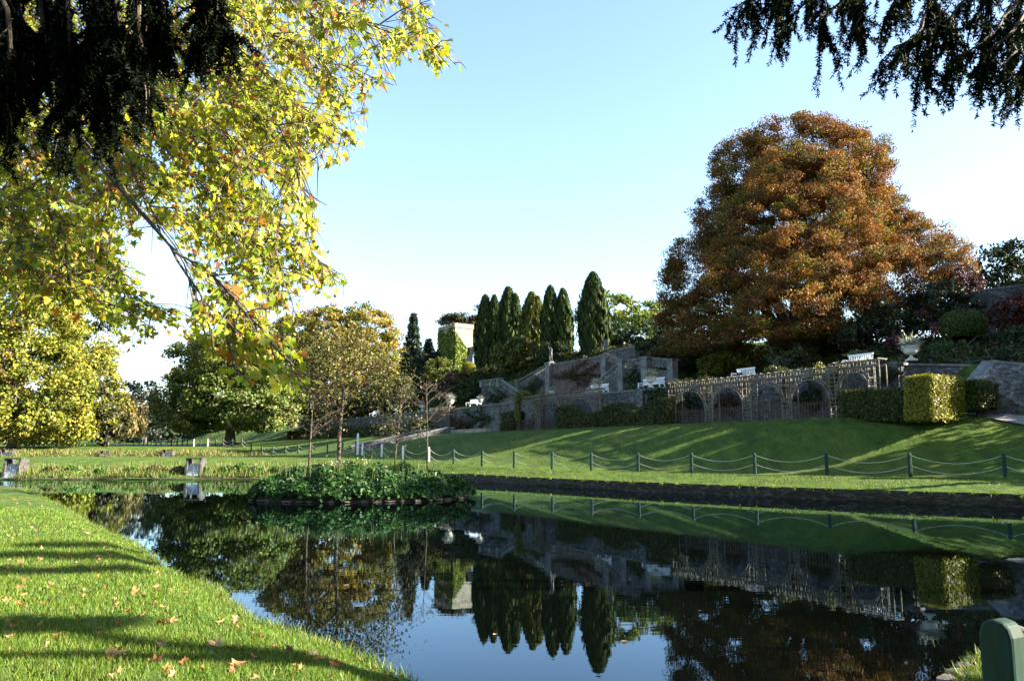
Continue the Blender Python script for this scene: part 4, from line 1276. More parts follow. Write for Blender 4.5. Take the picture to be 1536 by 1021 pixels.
# weeping willow: curtains of hanging strands
def willow():
    b = floor_at(178, 150); t = thing('willow_tree', 'pale tan weeping willow in the gap of sky at left', 'tree', b)
    k = 150 / F
    m = 260; a = rng.random(m) * 2 * math.pi; r_ = np.sqrt(rng.random(m)) * 30 * k
    hx, hy = b.x + r_ * np.cos(a) + 6 * k * rng.normal(size=m), b.y + r_ * np.sin(a) * .8
    top = b.z + (80 * k) * (1 - (r_ / (36 * k)) ** 2 * .75) * rng.uniform(.75, 1, m)
    ln = rng.uniform(.3, .75, m) * (top - b.z)
    per = 70
    u = rng.random((m, per))
    p = np.stack([np.repeat(hx, per), np.repeat(hy, per), (top[:, None] - ln[:, None] * u).ravel()], 1) + rng.normal(size=(m * per, 3)) * .25
    leaf_mesh('crown', p, unit(len(p)) * .35 + np.array([0, 0, -1]), unit(len(p)), .75, .3, pick([((.28, .22, .09), 3), ((.2, .17, .06), 2), ((.33, .26, .13), 1)], len(p), .15, np.repeat(np.arange(m), per)), M['leaf'], t)
    mb = MB(); limb_tree(mb, b, [(b.x + 2, b.y, b.z + 8), (b.x - 2, b.y, b.z + 7)], .4, b.z + 4); mb.build('trunk', M['bark'], t, True, True)
willow()
broad_tree('dark_evergreen', 'dark blue green evergreen behind the willow', 'tree', floor_at(212, 175), lobes_px([(210, 610, 26, 45), (228, 630, 24, 35), (200, 640, 24, 25), (214, 590, 14, 20)], 175),
           [((.02, .03, .025), 3), ((.035, .045, .03), 1)], .8, 2.0, 46, trunk_r=.4)
broad_tree('bare_tree', 'thin pale twiggy treetop rising behind the dark evergreen', 'tree', floor_at(218, 190), lobes_px([(216, 585, 18, 18), (228, 600, 18, 16)], 190), [((.2, .17, .12), 1)], .5, 1.5, 12, trunk_r=.3, cover=1.0)
# the wood closing the view behind the lawn
def far_wood():
    L = lobes_px([(-60, 560, 90, 110), (70, 590, 80, 80), (200, 632, 60, 34), (262, 628, 55, 40), (330, 610, 80, 60), (420, 590, 80, 80), (500, 570, 80, 100), (600, 580, 60, 80)], 215, .35)
    cen, out = crown_clumps(L, 3.2, 1.3)
    p, nr, idx = clumps_to_leaves(cen, out, 3.2, 46)
    z = ground_z(p[:, 0], p[:, 1], False); k = p[:, 2] > z
    p, nr, idx = p[k], nr[k], idx[k]
    o = leaf_mesh('far_wood', p, unit(len(p)), nr, 1.1, .9, pick([((.03, .04, .025), 3), ((.05, .055, .03), 2), ((.07, .055, .03), 1)], len(p), .15, idx), M['leaf'])
    tag(o, 'dark wood closing the view behind the far lawn', kind='stuff')
far_wood()
GREEN = [((.12, .16, .03), 4), ((.08, .125, .026), 3), ((.18, .20, .045), 2), ((.21, .18, .05), .6)]
broad_tree('sycamore_tree', 'broad green sycamore with pale trunk standing on the far lawn', 'tree', floor_at(345, 118),
           lobes_px([(292, 545, 42, 42), (340, 540, 55, 45, -2), (392, 560, 46, 48, -2), (268, 600, 36, 36), (322, 600, 44, 36, -4), (382, 608, 46, 32, -4), (424, 598, 30, 36, -1), (300, 630, 46, 16, -3), (380, 630, 48, 15, -3), (345, 585, 80, 60, 5)], 118, .9), GREEN, .42, 1.4, 95, trunk_r=.85, cover=2.0, flat=.6)
AUT = [((.31, .25, .045), 3), ((.38, .25, .045), 3), ((.23, .22, .045), 3.5), ((.34, .16, .045), 1.2), ((.15, .17, .035), 2.5)]
broad_tree('beech_tree', 'gold and russet round beech crown behind the island trees', 'tree', floor_at(520, 135),
           lobes_px([(450, 505, 42, 34), (500, 500, 48, 42, -2), (550, 498, 42, 42, -2), (575, 535, 24, 55, -1), (505, 560, 70, 60, -4), (440, 560, 40, 55), (560, 590, 40, 50, -3), (470, 610, 60, 45, -3)], 135, .8), AUT, .42, 1.5, 110, trunk_r=.8, cover=2.0)
broad_tree('copper_tree', 'russet brown tree crown peeping over the far sycamore at left of the gold beech', 'tree', floor_at(440, 150),
           lobes_px([(440, 500, 36, 30), (470, 485, 30, 20), (425, 540, 36, 50)], 150, .8), [((.16, .085, .035), 3), ((.12, .07, .03), 2), ((.18, .12, .04), 1)], .5, 1.6, 56, trunk_r=.6)
# conifers
def spruce(name, label, px, py_top, Y, halfw_px, palette, n_whorl=26, dens=150, py_base=None, droop=.35):
    b = floor_at(px, Y); 
    if py_base: b.z = min(b.z, P(px, py_base, Y).z) if False else b.z
    t = thing(name, label, 'conifer', b)
    H = P(px, py_top, Y).z - b.z; Wd = halfw_px * Y / F
    pts, ax, nr = [], [], []
    for w in range(n_whorl):
        h = (w + .5) / n_whorl
        Lb = Wd * (1 - h) ** .8 * 1.0 + .15
        nb = 9
        for j in range(nb):
            a = 2 * math.pi * (j + random.random()) / nb; L2 = Lb * random.uniform(.75, 1.12)
            k = max(8, int(dens * (1 - h * .6) / nb * 3))
            u = rng.random(k) ** .6
            d = np.array([math.cos(a), math.sin(a), 0]); sd = np.array([-math.sin(a), math.cos(a), 0])
            off = rng.normal(size=(k, 1)) * (.16 * Wd * (1.1 - u[:, None])) 
            p = np.array(b)[None] + d * (u * L2)[:, None] + sd * off + np.array([0, 0, 1]) * (H * h - droop * L2 * u ** 1.3 + .25 * L2 * u ** 3)[:, None] + rng.normal(size=(k, 3)) * .09
            pts.append(p); ax.append(np.tile(d, (k, 1)) + unit(k) * .6 + np.array([0, 0, -.1])); nr.append(unit(k) * .5 + np.array([0, 0, 1]) + d * .3)
    p = np.concatenate(pts); 
    keep = p[:, 2] > b.z - .2
    p = p[keep]
    leaf_mesh('crown', p, np.concatenate(ax)[keep], np.concatenate(nr)[keep], .55 * Y / 120, .22 * Y / 120, pick(palette, len(p)), M['needle'], t)
    mb = MB(); mb.tube([b, b + Vector((0, 0, H * .5)), b + Vector((0, 0, H * .99))], [.3, .2, .03], 8); mb.build('trunk', M['bark'], t, True, True)
spruce('blue_spruce', 'blue grey spruce with pointed top left of the ivy tower', 617, 470, 128, 25, [((.07, .10, .075), 3), ((.10, .13, .10), 1)], 30, 200)
spruce('dark_conifer', 'dark spiky conifer between the blue spruce and the ivy tower', 641, 508, 130, 24, [((.02, .035, .028), 1)], 20, 160)
broad_tree('yew_bush', 'dark yew mass at the foot of the two conifers', 'shrub', floor_at(640, 122), lobes_px([(640, 545, 26, 24), (622, 560, 26, 16), (655, 560, 20, 14)], 122), [((.025, .035, .02), 1)], .4, .9, 40, trunk_r=.2)
# flat-topped cedar behind the tower
def cedar():
    b = floor_at(700, 150); t = thing('cedar_tree', 'flat topped dark cedar spreading behind the ivy tower', 'tree', b)
    L = lobes_px([(690, 477, 26, 6), (705, 482, 22, 7), (678, 486, 20, 6), (715, 495, 20, 10), (712, 515, 16, 16), (720, 470, 8, 12)], 150, .8)
    cen, out = crown_clumps(L, 1.0, 2.0); p, nr, idx = clumps_to_leaves(cen, out, 1.1, 46, .4)
    leaf_mesh('crown', p, unit(len(p)), nr, .5, .25, pick([((.05, .055, .022), 2), ((.08, .07, .025), 2), ((.03, .04, .02), 1)], len(p)), M['needle'], t)
    mb = MB(); limb_tree(mb, b, [c for c, r in L], .5, P(700, 500, 150).z); mb.build('trunk', M['bark'], t, True, True)
cedar()
# cypress columns
def cypress(label, px, py_top, py_base, Y, spires, n, palette):
    b = floor_at(px, Y); zb = P(px, py_base, Y).z; b.z = min(b.z, zb + .6)
    t = thing('cypress', label, 'cypress', b, 0, 'columnar cypresses on the terrace')
    H = P(px, py_top, Y).z - b.z; k = Y / F
    pts, ax, nr = [], [], []
    for (dx, top_f, w, dy) in spires:
        m = int(n * w / 22)
        h = rng.random(m); a = rng.random(m) * 2 * math.pi
        prof = np.clip(np.minimum(1, (h / .10) ** .6) * np.clip((1 - h) / .48, 0, 1) ** .55, 0, 1)
        prof = np.where(h < .38, np.minimum(1, .82 + h * .5), prof)
        rib = .76 + .26 * np.abs(np.sin(a * 3.5 + 2.2 * np.sin(h * 4 + dx) + dx)) + .10 * np.sin(a * 9 + h * 31) 
        r_ = 1.14 * w * k * prof * rib * (1 - .25 * rng.random(m) ** 2 + .16 * (rng.random(m) < .06))
        c = np.stack([np.cos(a), np.sin(a), np.zeros(m)], 1)
        p = np.array(b)[None] + c * r_[:, None] + np.array([dx * k, dy * k, 0]) + np.array([0, 0, 1]) * (h * H * top_f)[:, None]
        pts.append(p); ax.append(np.array([0, 0, 1.0]) + c * .28 + unit(m) * .34); nr.append(c + unit(m) * .55)
    p = np.concatenate(pts)
    L = .75 * rng.uniform(.6, 1.3, len(p)) * Y / 95
    leaf_mesh('crown', p, np.concatenate(ax), np.concatenate(nr), L, L * .3, pick(palette, len(p), .22), M['needle'], t)
    mb = MB()
    for dx, top_f, w, dy in spires:
        c = b + Vector((dx * k, dy * k, 0)); mb.tube([c - Vector((0, 0, .4)), c + Vector((0, 0, H * top_f * .5)), c + Vector((0, 0, H * top_f * .9))], [w * k * .45, w * k * .4, .05], 8)
    mb.build('trunk', M['bark'], t, True, True)
CYP = [((.040, .062, .016), 3), ((.055, .085, .02), 2), ((.028, .045, .014), 2)]
CYG = [((.10, .105, .016), 3), ((.07, .085, .016), 2), ((.05, .065, .014), 1)]
cypress('twin topped dark cypress nearest the ivy tower', 732, 445, 548, 107, [(-5, 1, 13, 0), (9, .99, 11, -4)], 11000, CYP)
cypress('tall dark cypress second from the tower', 763, 433, 540, 102, [(-1, 1, 16, 0), (10, .9, 10, -5)], 12000, CYP)
cypress('shorter golden green cypress in the middle of the row', 798, 441, 535, 98, [(0, 1, 16, 0), (9, .93, 10, -4), (-8, .8, 9, -3)], 12000, CYG)
cypress('wide cypress with two pointed tops behind the first statue', 836, 431, 545, 93, [(-9, 1, 13, 0), (10, .95, 13, -3)], 13000, CYP)
cypress('tallest single cypress, standing alone behind the second statue', 893, 411, 545, 88, [(0, 1, 20, 0), (-5, .9, 14, -4), (6, .86, 14, -3)], 17000, CYP)
broad_tree('field_maple', 'light yellow green tree between the tall cypress and the copper beech', 'tree', floor_at(945, 118),
           lobes_px([(915, 452, 20, 14), (940, 470, 44, 26), (975, 470, 32, 22), (955, 495, 55, 28, -3), (905, 490, 25, 30), (872, 470, 10, 14)], 118, .8), [((.15, .19, .03), 3), ((.10, .15, .025), 3), ((.2, .2, .035), 1)], .5, 1.3, 54, trunk_r=.5)
broad_tree('laurel_bank', 'dark green laurel mass behind the top of the staircase', 'shrub', floor_at(960, 92), lobes_px([(930, 500, 30, 18), (965, 500, 45, 22), (1000, 510, 40, 22), (940, 520, 30, 12)], 92, .6), [((.03, .055, .02), 3), ((.045, .07, .022), 1)], .35, .9, 44, trunk_r=.2)
# the great copper beech
BEECH = [((.215, .095, .038), 4), ((.28, .145, .034), 2.4), ((.145, .068, .034), 3.6), ((.165, .145, .032), 3), ((.085, .09, .024), 2.2)]
BL = [(1120, 238, 50, 36, 1), (1292, 236, 44, 40, 0), (1190, 215, 85, 32), (1245, 225, 62, 32, -1), (1130, 262, 62, 48, 1), (1200, 270, 80, 55, -4), (1275, 268, 62, 55, -2), (1090, 325, 50, 50, 1), (1160, 340, 80, 60, -5), (1240, 340, 80, 62, -6), (1310, 320, 50, 48, 0),
      (1055, 390, 52, 48, 1), (1125, 405, 72, 60, -5), (1200, 400, 70, 62, -9), (1285, 395, 80, 56, -7), (1365, 365, 58, 42, -1), (1415, 395, 42, 42, 0), (1350, 420, 70, 48, -6), (1032, 440, 42, 48, 1), (1090, 465, 66, 55, -3),
      (1180, 465, 80, 48, -9), (1265, 460, 70, 42, -9), (1335, 455, 50, 36, -6), (1012, 485, 26, 34, 1), (1060, 515, 56, 38, -2), (1130, 510, 60, 34, -5), (1215, 505, 60, 26, -6), (1020, 525, 30, 22, 0), (1200, 360, 150, 110, 4)]
broad_tree('copper_beech', 'huge copper and orange beech dominating the hillside on the right', 'tree', floor_at(1200, 64), lobes_px(BL, 64, .85), BEECH, .17, .85, 200, None, .9, cover=2.3, flat=.62, up=.5, jit=.2, inner=.82, droop=-.7, limbs=14, aspect=.5, mat='dull_leaf')
# ------------------------------------------------------------------ shrubs of the garden
def shrub(name, label, px, py_base, Y, lobes, pal, leaf=.16, cl=.4, per=46, dome=False, group=None, aspect=.6, cover=1.6, cat='shrub', trunk_r=.07):
    Ys = np.arange(34, 150, .25)
    q = np.array([P(px, py_base, y) for y in Ys])
    below = np.nonzero((q[:, 2] < ground_z(q[:, 0], q[:, 1], False)) & (to_st(q[:, 0], q[:, 1])[1] > 3.7))[0]
    if len(below): Y = float(Ys[below[0]])           # where the sight line to its foot meets the slope
    b = P(px, py_base, Y); b.z = gz(b.x, b.y)
    low = max(l[1] + l[3] for l in lobes)
    if DEBUG: print('SHRUB', name, px, round(Y, 1), round(b.z, 1), 'pixel z', round(P(px, py_base, Y).z, 1))
    return broad_tree(name, label, cat, b, lobes_px(lobes, Y, .9), pal, leaf, cl, per, group, trunk_r, cover, .7, .4, aspect=aspect, limbs=4)
def dome(label, px, py, rx, ry, Y, pal, n=9000, leaf=.12):
    Ys = np.arange(34, 150, .25)
    q = np.array([P(px, py + ry, y) for y in Ys])
    below = np.nonzero((q[:, 2] < ground_z(q[:, 0], q[:, 1], False)) & (to_st(q[:, 0], q[:, 1])[1] > 3.7))[0]
    if len(below): Y = float(Ys[below[0]])
    if DEBUG: print('DOME', px, Y)
    c = P(px, py, Y); k = Y / F
    d = unit(n); d = d[d[:, 2] > -.75]
    r_ = np.array([rx * k, rx * k * .95, ry * k])
    e = np.sign(d) * np.abs(d) ** .82
    p = np.array(c) + e * r_ * (1 + rng.normal(size=(len(d), 1)) * .018)
    nr = normed(d / r_)
    core_v, core_f = [], []
    for i in range(9):
        th = math.pi * i / 8
        for j in range(14):
            a = 2 * math.pi * j / 14
            core_v.append((c.x + r_[0] * .93 * math.sin(th) * math.cos(a), c.y + r_[1] * .93 * math.sin(th) * math.sin(a), c.z + r_[2] * .93 * math.cos(th)))
    for i in range(8):
        for j in range(14): core_f.append((i * 14 + j, i * 14 + (j + 1) % 14, (i + 1) * 14 + (j + 1) % 14, (i + 1) * 14 + j))
    t = thing('clipped_dome', label, 'topiary', (c.x, c.y, gz(c.x, c.y)), 0, 'clipped evergreen domes')
    leaf_mesh('crown', p, unit(len(p)), nr + unit(len(p)) * .4, leaf, leaf * .7, pick(pal, len(p), .2), M['leaf'], t, DIAMOND, (core_v, core_f, (.015, .025, .008)))
    mb = MB(); mb.tube([(c.x, c.y, t.location.z - .3), (c.x, c.y, c.z)], .12, 7); mb.build('trunk', M['bark'], t, True)
DOME = [((.055, .085, .016), 3), ((.075, .105, .018), 2), ((.04, .06, .014), 1)]
dome('rounded clipped dome with lit crown between the silver shrub and the large urn', 1241, 514, 24, 18, 50, DOME)
dome('broad dark clipped dome in shade below the grey retaining wall', 1444, 488, 31, 23, 48, DOME)
dome('small clipped gold dome just right of the ivy tower', 703, 553, 10, 10, 108, GOLD, 3000, .22)
dome('low clipped dome on the slope left of the garden shrubs', 606, 572, 12, 8, 112, DOME, 2500, .25)
YEL = [((.20, .19, .025), 3), ((.13, .15, .022), 3), ((.26, .2, .03), 1), ((.07, .10, .02), 2)]
shrub('yellow_shrub', 'bright yellow green shrub left of the silver shrub above the trellis', 1090, 562, 55, [(1090, 538, 36, 24), (1065, 550, 22, 16), (1118, 545, 20, 18), (1095, 520, 18, 12)], YEL, .2, .45, 60)
shrub('silver_shrub', 'loose silvery green juniper with upswept sprays above the trellis', 1190, 555, 50, [(1188, 525, 26, 26), (1170, 510, 14, 18), (1205, 512, 14, 18), (1215, 530, 14, 14), (1165, 535, 16, 14), (1160, 498, 5, 9), (1180, 496, 5, 10), (1200, 500, 5, 10), (1222, 505, 6, 8)], [((.16, .19, .12), 3), ((.22, .25, .16), 2), ((.1, .12, .07), 1)], .22, .35, 40, aspect=.35)
shrub('lavender_bush', 'small blue grey bush below the silver juniper', 1177, 558, 48, [(1177, 545, 18, 10)], [((.22, .25, .27), 1), ((.15, .18, .18), 1)], .12, .25, 40)
shrub('russet_shrub', 'low russet shrub between the yellow shrub and the silver juniper', 1148, 552, 53, [(1145, 530, 14, 14), (1150, 545, 18, 12)], [((.17, .10, .03), 2), ((.09, .09, .025), 2)], .16, .35, 40)
shrub('variegated_shrub', 'pale leaved shrub in the shade beneath the right of the copper beech', 1303, 505, 54, [(1300, 486, 20, 13), (1318, 480, 10, 10), (1290, 498, 16, 9)], [((.20, .26, .17), 2), ((.06, .09, .04), 2)], .22, .35, 22)
shrub('red_maple', 'small maple with bright coral red leaves below the beech on the right', 1365, 500, 54, [(1378, 455, 10, 12), (1370, 470, 14, 10), (1345, 462, 14, 6), (1384, 475, 8, 7), (1335, 470, 8, 6)], [((.42, .10, .06), 3), ((.38, .16, .06), 1)], .24, .35, 26, cover=1.0, trunk_r=.08)
shrub('purple_maple', 'dark purple maple at the lower right edge of the copper beech', 1425, 490, 60, [(1430, 425, 36, 26), (1410, 450, 36, 26), (1450, 440, 24, 24), (1395, 470, 24, 20)], [((.045, .025, .04), 3), ((.07, .03, .04), 2)], .2, .6, 60)
shrub('dark_tree', 'dark evergreen tree on the skyline at the right edge', 1520, 440, 74, [(1490, 395, 30, 22), (1525, 385, 34, 24), (1470, 410, 22, 24), (1510, 415, 40, 26), (1560, 385, 40, 30), (1480, 430, 30, 14)], [((.022, .035, .016), 3), ((.04, .055, .02), 1)], .32, .8, 50, trunk_r=.3)
shrub('wine_red_shrub', 'wine red rounded shrub below the retaining wall at the right edge', 1530, 500, 52, [(1525, 465, 28, 22), (1550, 470, 30, 26), (1500, 480, 18, 16)], [((.12, .025, .02), 3), ((.08, .04, .02), 1)], .18, .45, 46)
shrub('leafless_shrub', 'thin brown twiggy shrub right of the broad dark dome', 1495, 510, 47, [(1492, 485, 22, 24), (1512, 495, 16, 18)], [((.05, .035, .03), 3), ((.2, .18, .05), .25)], .12, .4, 24, aspect=.25)
shrub('pink_shrub', 'small dull pink shrub left of the broad dark dome', 1404, 505, 50, [(1404, 494, 10, 8), (1345, 510, 16, 9)], [((.16, .05, .07), 1), ((.07, .04, .04), 1)], .13, .25, 36)
shrub('green_shrub', 'bushy green shrub filling the bed beside the large urn', 1340, 540, 45, [(1335, 528, 20, 16), (1310, 532, 22, 12), (1400, 530, 18, 14)], [((.04, .06, .02), 3), ((.06, .08, .02), 1)], .14, .35, 40)
shrub('pale_shrub', 'low pale green planting behind the wall right of the large urn', 1440, 535, 45, [(1420, 520, 26, 8), (1530, 500, 20, 8), (1290, 537, 26, 8)], [((.07, .12, .05), 1), ((.05, .08, .03), 1)], .14, .3, 30)
shrub('rhododendron', 'large rounded olive rhododendron below the middle cypresses', 778, 560, 88, [(785, 528, 28, 20), (762, 540, 22, 18), (795, 545, 22, 18), (775, 515, 12, 10), (755, 525, 10, 10)], [((.13, .14, .03), 3), ((.08, .10, .025), 3), ((.18, .16, .04), 1)], .3, .6, 56)
shrub('holly', 'dark holly filling the bank between the rhododendron and the first statue', 822, 548, 90, [(830, 530, 22, 18), (812, 540, 16, 12), (850, 530, 12, 12)], [((.03, .05, .018), 1)], .26, .6, 44)
shrub('golden_shrub', 'small gold shrub at the right foot of the twin topped cypress by the wall', 852, 542, 84, [(853, 536, 5, 7)], [((.3, .2, .02), 1)], .2, .25, 40)
shrub('laurel', 'round lit laurel below the ivy tower', 660, 575, 105, [(660, 556, 22, 18), (648, 562, 14, 14)], [((.12, .14, .025), 3), ((.08, .10, .02), 2)], .28, .6, 56)
shrub('heather_bank', 'mauve brown shrub below the ivy tower between the laurel and the gold dome', 690, 590, 98, [(684, 570, 20, 14), (695, 575, 14, 14), (670, 585, 22, 16)], [((.13, .085, .05), 3), ((.09, .05, .045), 2), ((.06, .06, .02), 1)], .24, .5, 46)
shrub('bay_bush', 'dark green bay mass left of the staircase landing', 705, 605, 88, [(700, 590, 26, 16), (720, 596, 10, 14), (680, 600, 18, 10), (712, 575, 12, 10)], [((.035, .06, .018), 3), ((.06, .085, .02), 1)], .24, .5, 50)
shrub('shade_bush', 'dark bush above the far garden wall behind the bare sapling', 600, 618, 105, [(600, 598, 26, 16), (625, 600, 20, 14), (580, 605, 14, 12), (645, 595, 16, 16)], [((.03, .04, .018), 3), ((.05, .05, .02), 1)], .26, .55, 46)
shrub('brown_bush', 'brown bush in front of the conifers above the far wall', 636, 590, 108, [(640, 580, 16, 12), (625, 585, 12, 9)], [((.11, .08, .04), 1), ((.05, .05, .02), 1)], .22, .45, 40)
shrub('gorse_bush', 'yellow lit bush low at the right of the gold beech', 553, 612, 110, [(552, 602, 10, 12), (520, 610, 14, 14)], [((.25, .2, .03), 1), ((.12, .12, .03), 1)], .26, .45, 40)
shrub('stair_planting', 'olive planting on the bank between the two flights of the staircase', 735, 566, 92, [(735, 560, 18, 8), (760, 566, 14, 6), (715, 560, 12, 8)], [((.09, .10, .025), 2), ((.14, .13, .03), 1)], .22, .4, 40)
shrub('bay_tree', 'dark shade tree left of the retaining stairs under the copper beech', 1030, 565, 66, [(1025, 545, 30, 22), (1000, 552, 18, 14), (1050, 530, 24, 26), (990, 530, 20, 24)], [((.03, .04, .016), 2), ((.06, .035, .02), 1)], .22, .55, 50)
# climbers on the trellis
def climber(label, lobes, Y, pal, per=30, leaf=.11):
    L = lobes_px(lobes, Y, .5)
    cen, out = crown_clumps(L, .22, 2.8, .3); p, nr, idx = clumps_to_leaves(cen, out, .28, per, .8, .3)
    o = leaf_mesh('climbing_rose', p, unit(len(p)), nr, leaf * rng.uniform(.6, 1.4, len(p)), leaf * .7, pick(pal, len(p)), M['leaf'])
    tag(o, label, 'climber', 'climbing roses on the trellis')
ROSE = [((.14, .17, .03), 3), ((.22, .21, .05), 2), ((.09, .13, .03), 2)]
climber('yellow climbing rose over the left corner of the overgrown arch', [(785, 592, 12, 6), (778, 600, 6, 10), (776, 620, 3, 14)], 66, ROSE)
climber('yellow green climbing rose covering the column right of the overgrown arch', [(806, 605, 9, 14), (804, 628, 6, 14), (815, 594, 12, 5), (797, 640, 3, 12)], 65.6, ROSE)
climber('pale climbing rose on the upright beside the single trellis arch', [(1258, 556, 9, 12), (1250, 578, 9, 16), (1252, 602, 7, 16)], 40.6, ROSE)
climber('arching pale rose spray over the fourth trellis arch', [(1226, 556, 10, 9)], 41.5, ROSE, 24)
climber('green climbing rose on the middle of the long trellis', [(1170, 556, 18, 4), (1180, 575, 8, 14), (1178, 600, 6, 16)], 44.4, [((.05, .07, .02), 2), ((.09, .11, .03), 1)])
climber('thin dark climber threading the first long arch', [(1058, 576, 10, 12), (1062, 596, 6, 14)], 48.6, [((.05, .06, .025), 2), ((.08, .08, .03), 1)], 20)
climber('dark climber on the left end of the long trellis', [(1010, 585, 8, 14), (1008, 610, 8, 18), (1025, 574, 14, 4)], 51.5, [((.04, .06, .02), 2), ((.07, .09, .03), 1)])
# ------------------------------------------------------------------ unseen evergreens added on the hill right of view, shaped to shade the slope
for k, y in enumerate([17.5, 21.0, 24.5, 28.0, 31.9, 36.0, 39.0, 42.0, 44.8, 48.0, 51.2, 54.6]):
    x = 30.5 + max(0, (y - 38) * .75); g = gz(x, y)
    ym = y + (x - 10) * .105                                    # where this tree's shadow crosses the slope
    top = 2.55 + .25 * math.sin(k * 1.7 + .4) + (x - (12.1 - .606 * (ym - 37.9))) * .466; h = top - g
    L = [(np.array([x + dx, y + dy, g + h * dz]), np.array([1.6, 1.35 if 30 < y < 39 else 1.75, h * .30])) for dx, dy, dz in [(0, 0, .30), (.3, .45, .5), (-.3, -.45, .48), (0, 0, .70)]]
    broad_tree('shading_oak', 'unseen evergreen oak added on the hill right of the view to shade the slope', 'tree', Vector((x, y, g)), L, [((.04, .055, .02), 1)], .3, .6, 44, 'unseen shading oaks right of the view', .25)
shrub('dark_hedge', 'dark evergreen backdrop under the right side of the copper beech', 1400, 520, 62, [(1330, 480, 40, 26), (1390, 470, 44, 30), (1450, 470, 36, 30), (1290, 500, 40, 20), (1400, 445, 36, 24)], [((.022, .035, .016), 3), ((.035, .035, .02), 1)], .26, .7, 50)

# dark planting that covers the garden beds between the shrubs
def garden_beds():
    P_, C_ = [], []
    for s0, s1, t0, t1, n in [(-12, 24, 6.2, 30, 60000), (54, 108, 5.5, 22, 34000), (24, 56, 13.2, 24, 26000), (-3, 22, 4.2, 6.2, 5000)]:
        s = rng.uniform(s0, s1, n); t = rng.uniform(t0, t1, n)
        x = S0[0] + U[0] * s + N[0] * t; y = S0[1] + U[1] * s + N[1] * t
        h = .25 + .5 * (.5 + .5 * np.sin(x * 1.3 + np.sin(y * .9)) * np.sin(y * 1.1 + 1))
        z = ground_z(x, y, False) + h * rng.random(n) ** .6
        P_.append(np.stack([x, y, z], 1))
    p = np.concatenate(P_); n = len(p)
    idx = (np.floor(p[:, 0] / 1.7) * 131 + np.floor(p[:, 1] / 1.7)).astype(int); idx -= idx.min()
    o = leaf_mesh('undergrowth', p, unit(n), unit(n) + np.array([0, 0, .9]), .3 * rng.uniform(.5, 1.3, n), .2, pick([((.03, .05, .018), 4), ((.045, .065, .02), 3), ((.07, .05, .025), 1), ((.08, .09, .03), 1)], n, .2, idx), M['leaf'])
    tag(o, 'dark low planting covering the garden beds above the terrace wall', kind='stuff')
garden_beds()

for lab, px, lobes, Y in [('dark laurel screen behind the left foot of the copper beech', 1060, [(1010, 520, 36, 34), (1070, 515, 44, 40), (1130, 520, 44, 36), (1050, 480, 40, 30), (1100, 550, 40, 24)], 82),
                      ('dark holly screen behind the right foot of the copper beech', 1260, [(1190, 515, 44, 38), (1250, 510, 44, 40), (1310, 500, 44, 38), (1370, 490, 44, 40), (1440, 470, 44, 40), (1220, 545, 50, 24)], 84)]:
    b = Vector((P(px, 540, Y).x, Y, 0)); b.z = gz(b.x, b.y)
    broad_tree('evergreen_screen', lab, 'shrub', b, lobes_px(lobes, Y, .6), [((.022, .035, .014), 3), ((.04, .05, .018), 1)], .34, 1.1, 60, None, .2)
shrub('court_shrub', 'dark shrub hiding the right end of the upper staircase wall', 985, 545, 80, [(975, 528, 18, 14), (992, 522, 16, 14), (960, 520, 8, 6)], [((.03, .045, .016), 1)], .24, .5, 50)

broad_tree('hornbeam', 'green gold hornbeam filling the gap between the gold beech and the blue spruce', 'tree', floor_at(585, 140), lobes_px([(580, 555, 20, 40), (590, 585, 22, 30), (572, 600, 24, 24)], 140, .8), [((.19, .20, .04), 2), ((.12, .15, .03), 2), ((.25, .18, .04), 1)], .4, 1.2, 80, trunk_r=.4)
broad_tree('hazel', 'dull green hazel thicket at the foot of the gold beech behind the far hedge', 'tree', floor_at(510, 120), lobes_px([(470, 610, 34, 26), (520, 605, 36, 28), (565, 600, 26, 24), (440, 620, 24, 22)], 120, .7), [((.07, .08, .025), 2), ((.11, .10, .03), 1), ((.05, .06, .02), 2)], .36, 1.1, 70, trunk_r=.25)

# turf of the far slope: short tufts over the sheet of lawn
def slope_turf():
    n = 150000
    s = rng.uniform(-13, 34, n); k = rng.random(n) ** .8
    toe = slope_toe(s) - 7.5; head = slope_head(s) - .4
    t = head + (toe - head) * k
    x = S0[0] + U[0] * s + N[0] * t; y = S0[1] + U[1] * s + N[1] * t
    ins = inside_poly(x, y, POND) | (np.abs(x) > y * .70)
    x, y = x[~ins], y[~ins]; n = len(x)
    pts = np.stack([x, y, ground_z(x, y) - .01], 1)
    patch = .5 + .5 * np.sin(x * .9 + np.sin(y * .8)) * np.sin(y * 1.1 + 1)
    o = leaf_mesh('slope_grass', pts, unit(n) * .7 + np.array([0, 0, 1]), unit(n), (.035 + .06 * patch ** 2) * rng.uniform(.6, 1.4, n), .018, pick([((.075, .13, .016), 4), ((.11, .155, .022), 2), ((.05, .10, .014), 3), ((.15, .15, .04), .5)], n, .2), M['leaf'], None, BLADE)
    tag(o, 'short turf of the shaded slope across the pond', kind='stuff')
slope_turf()
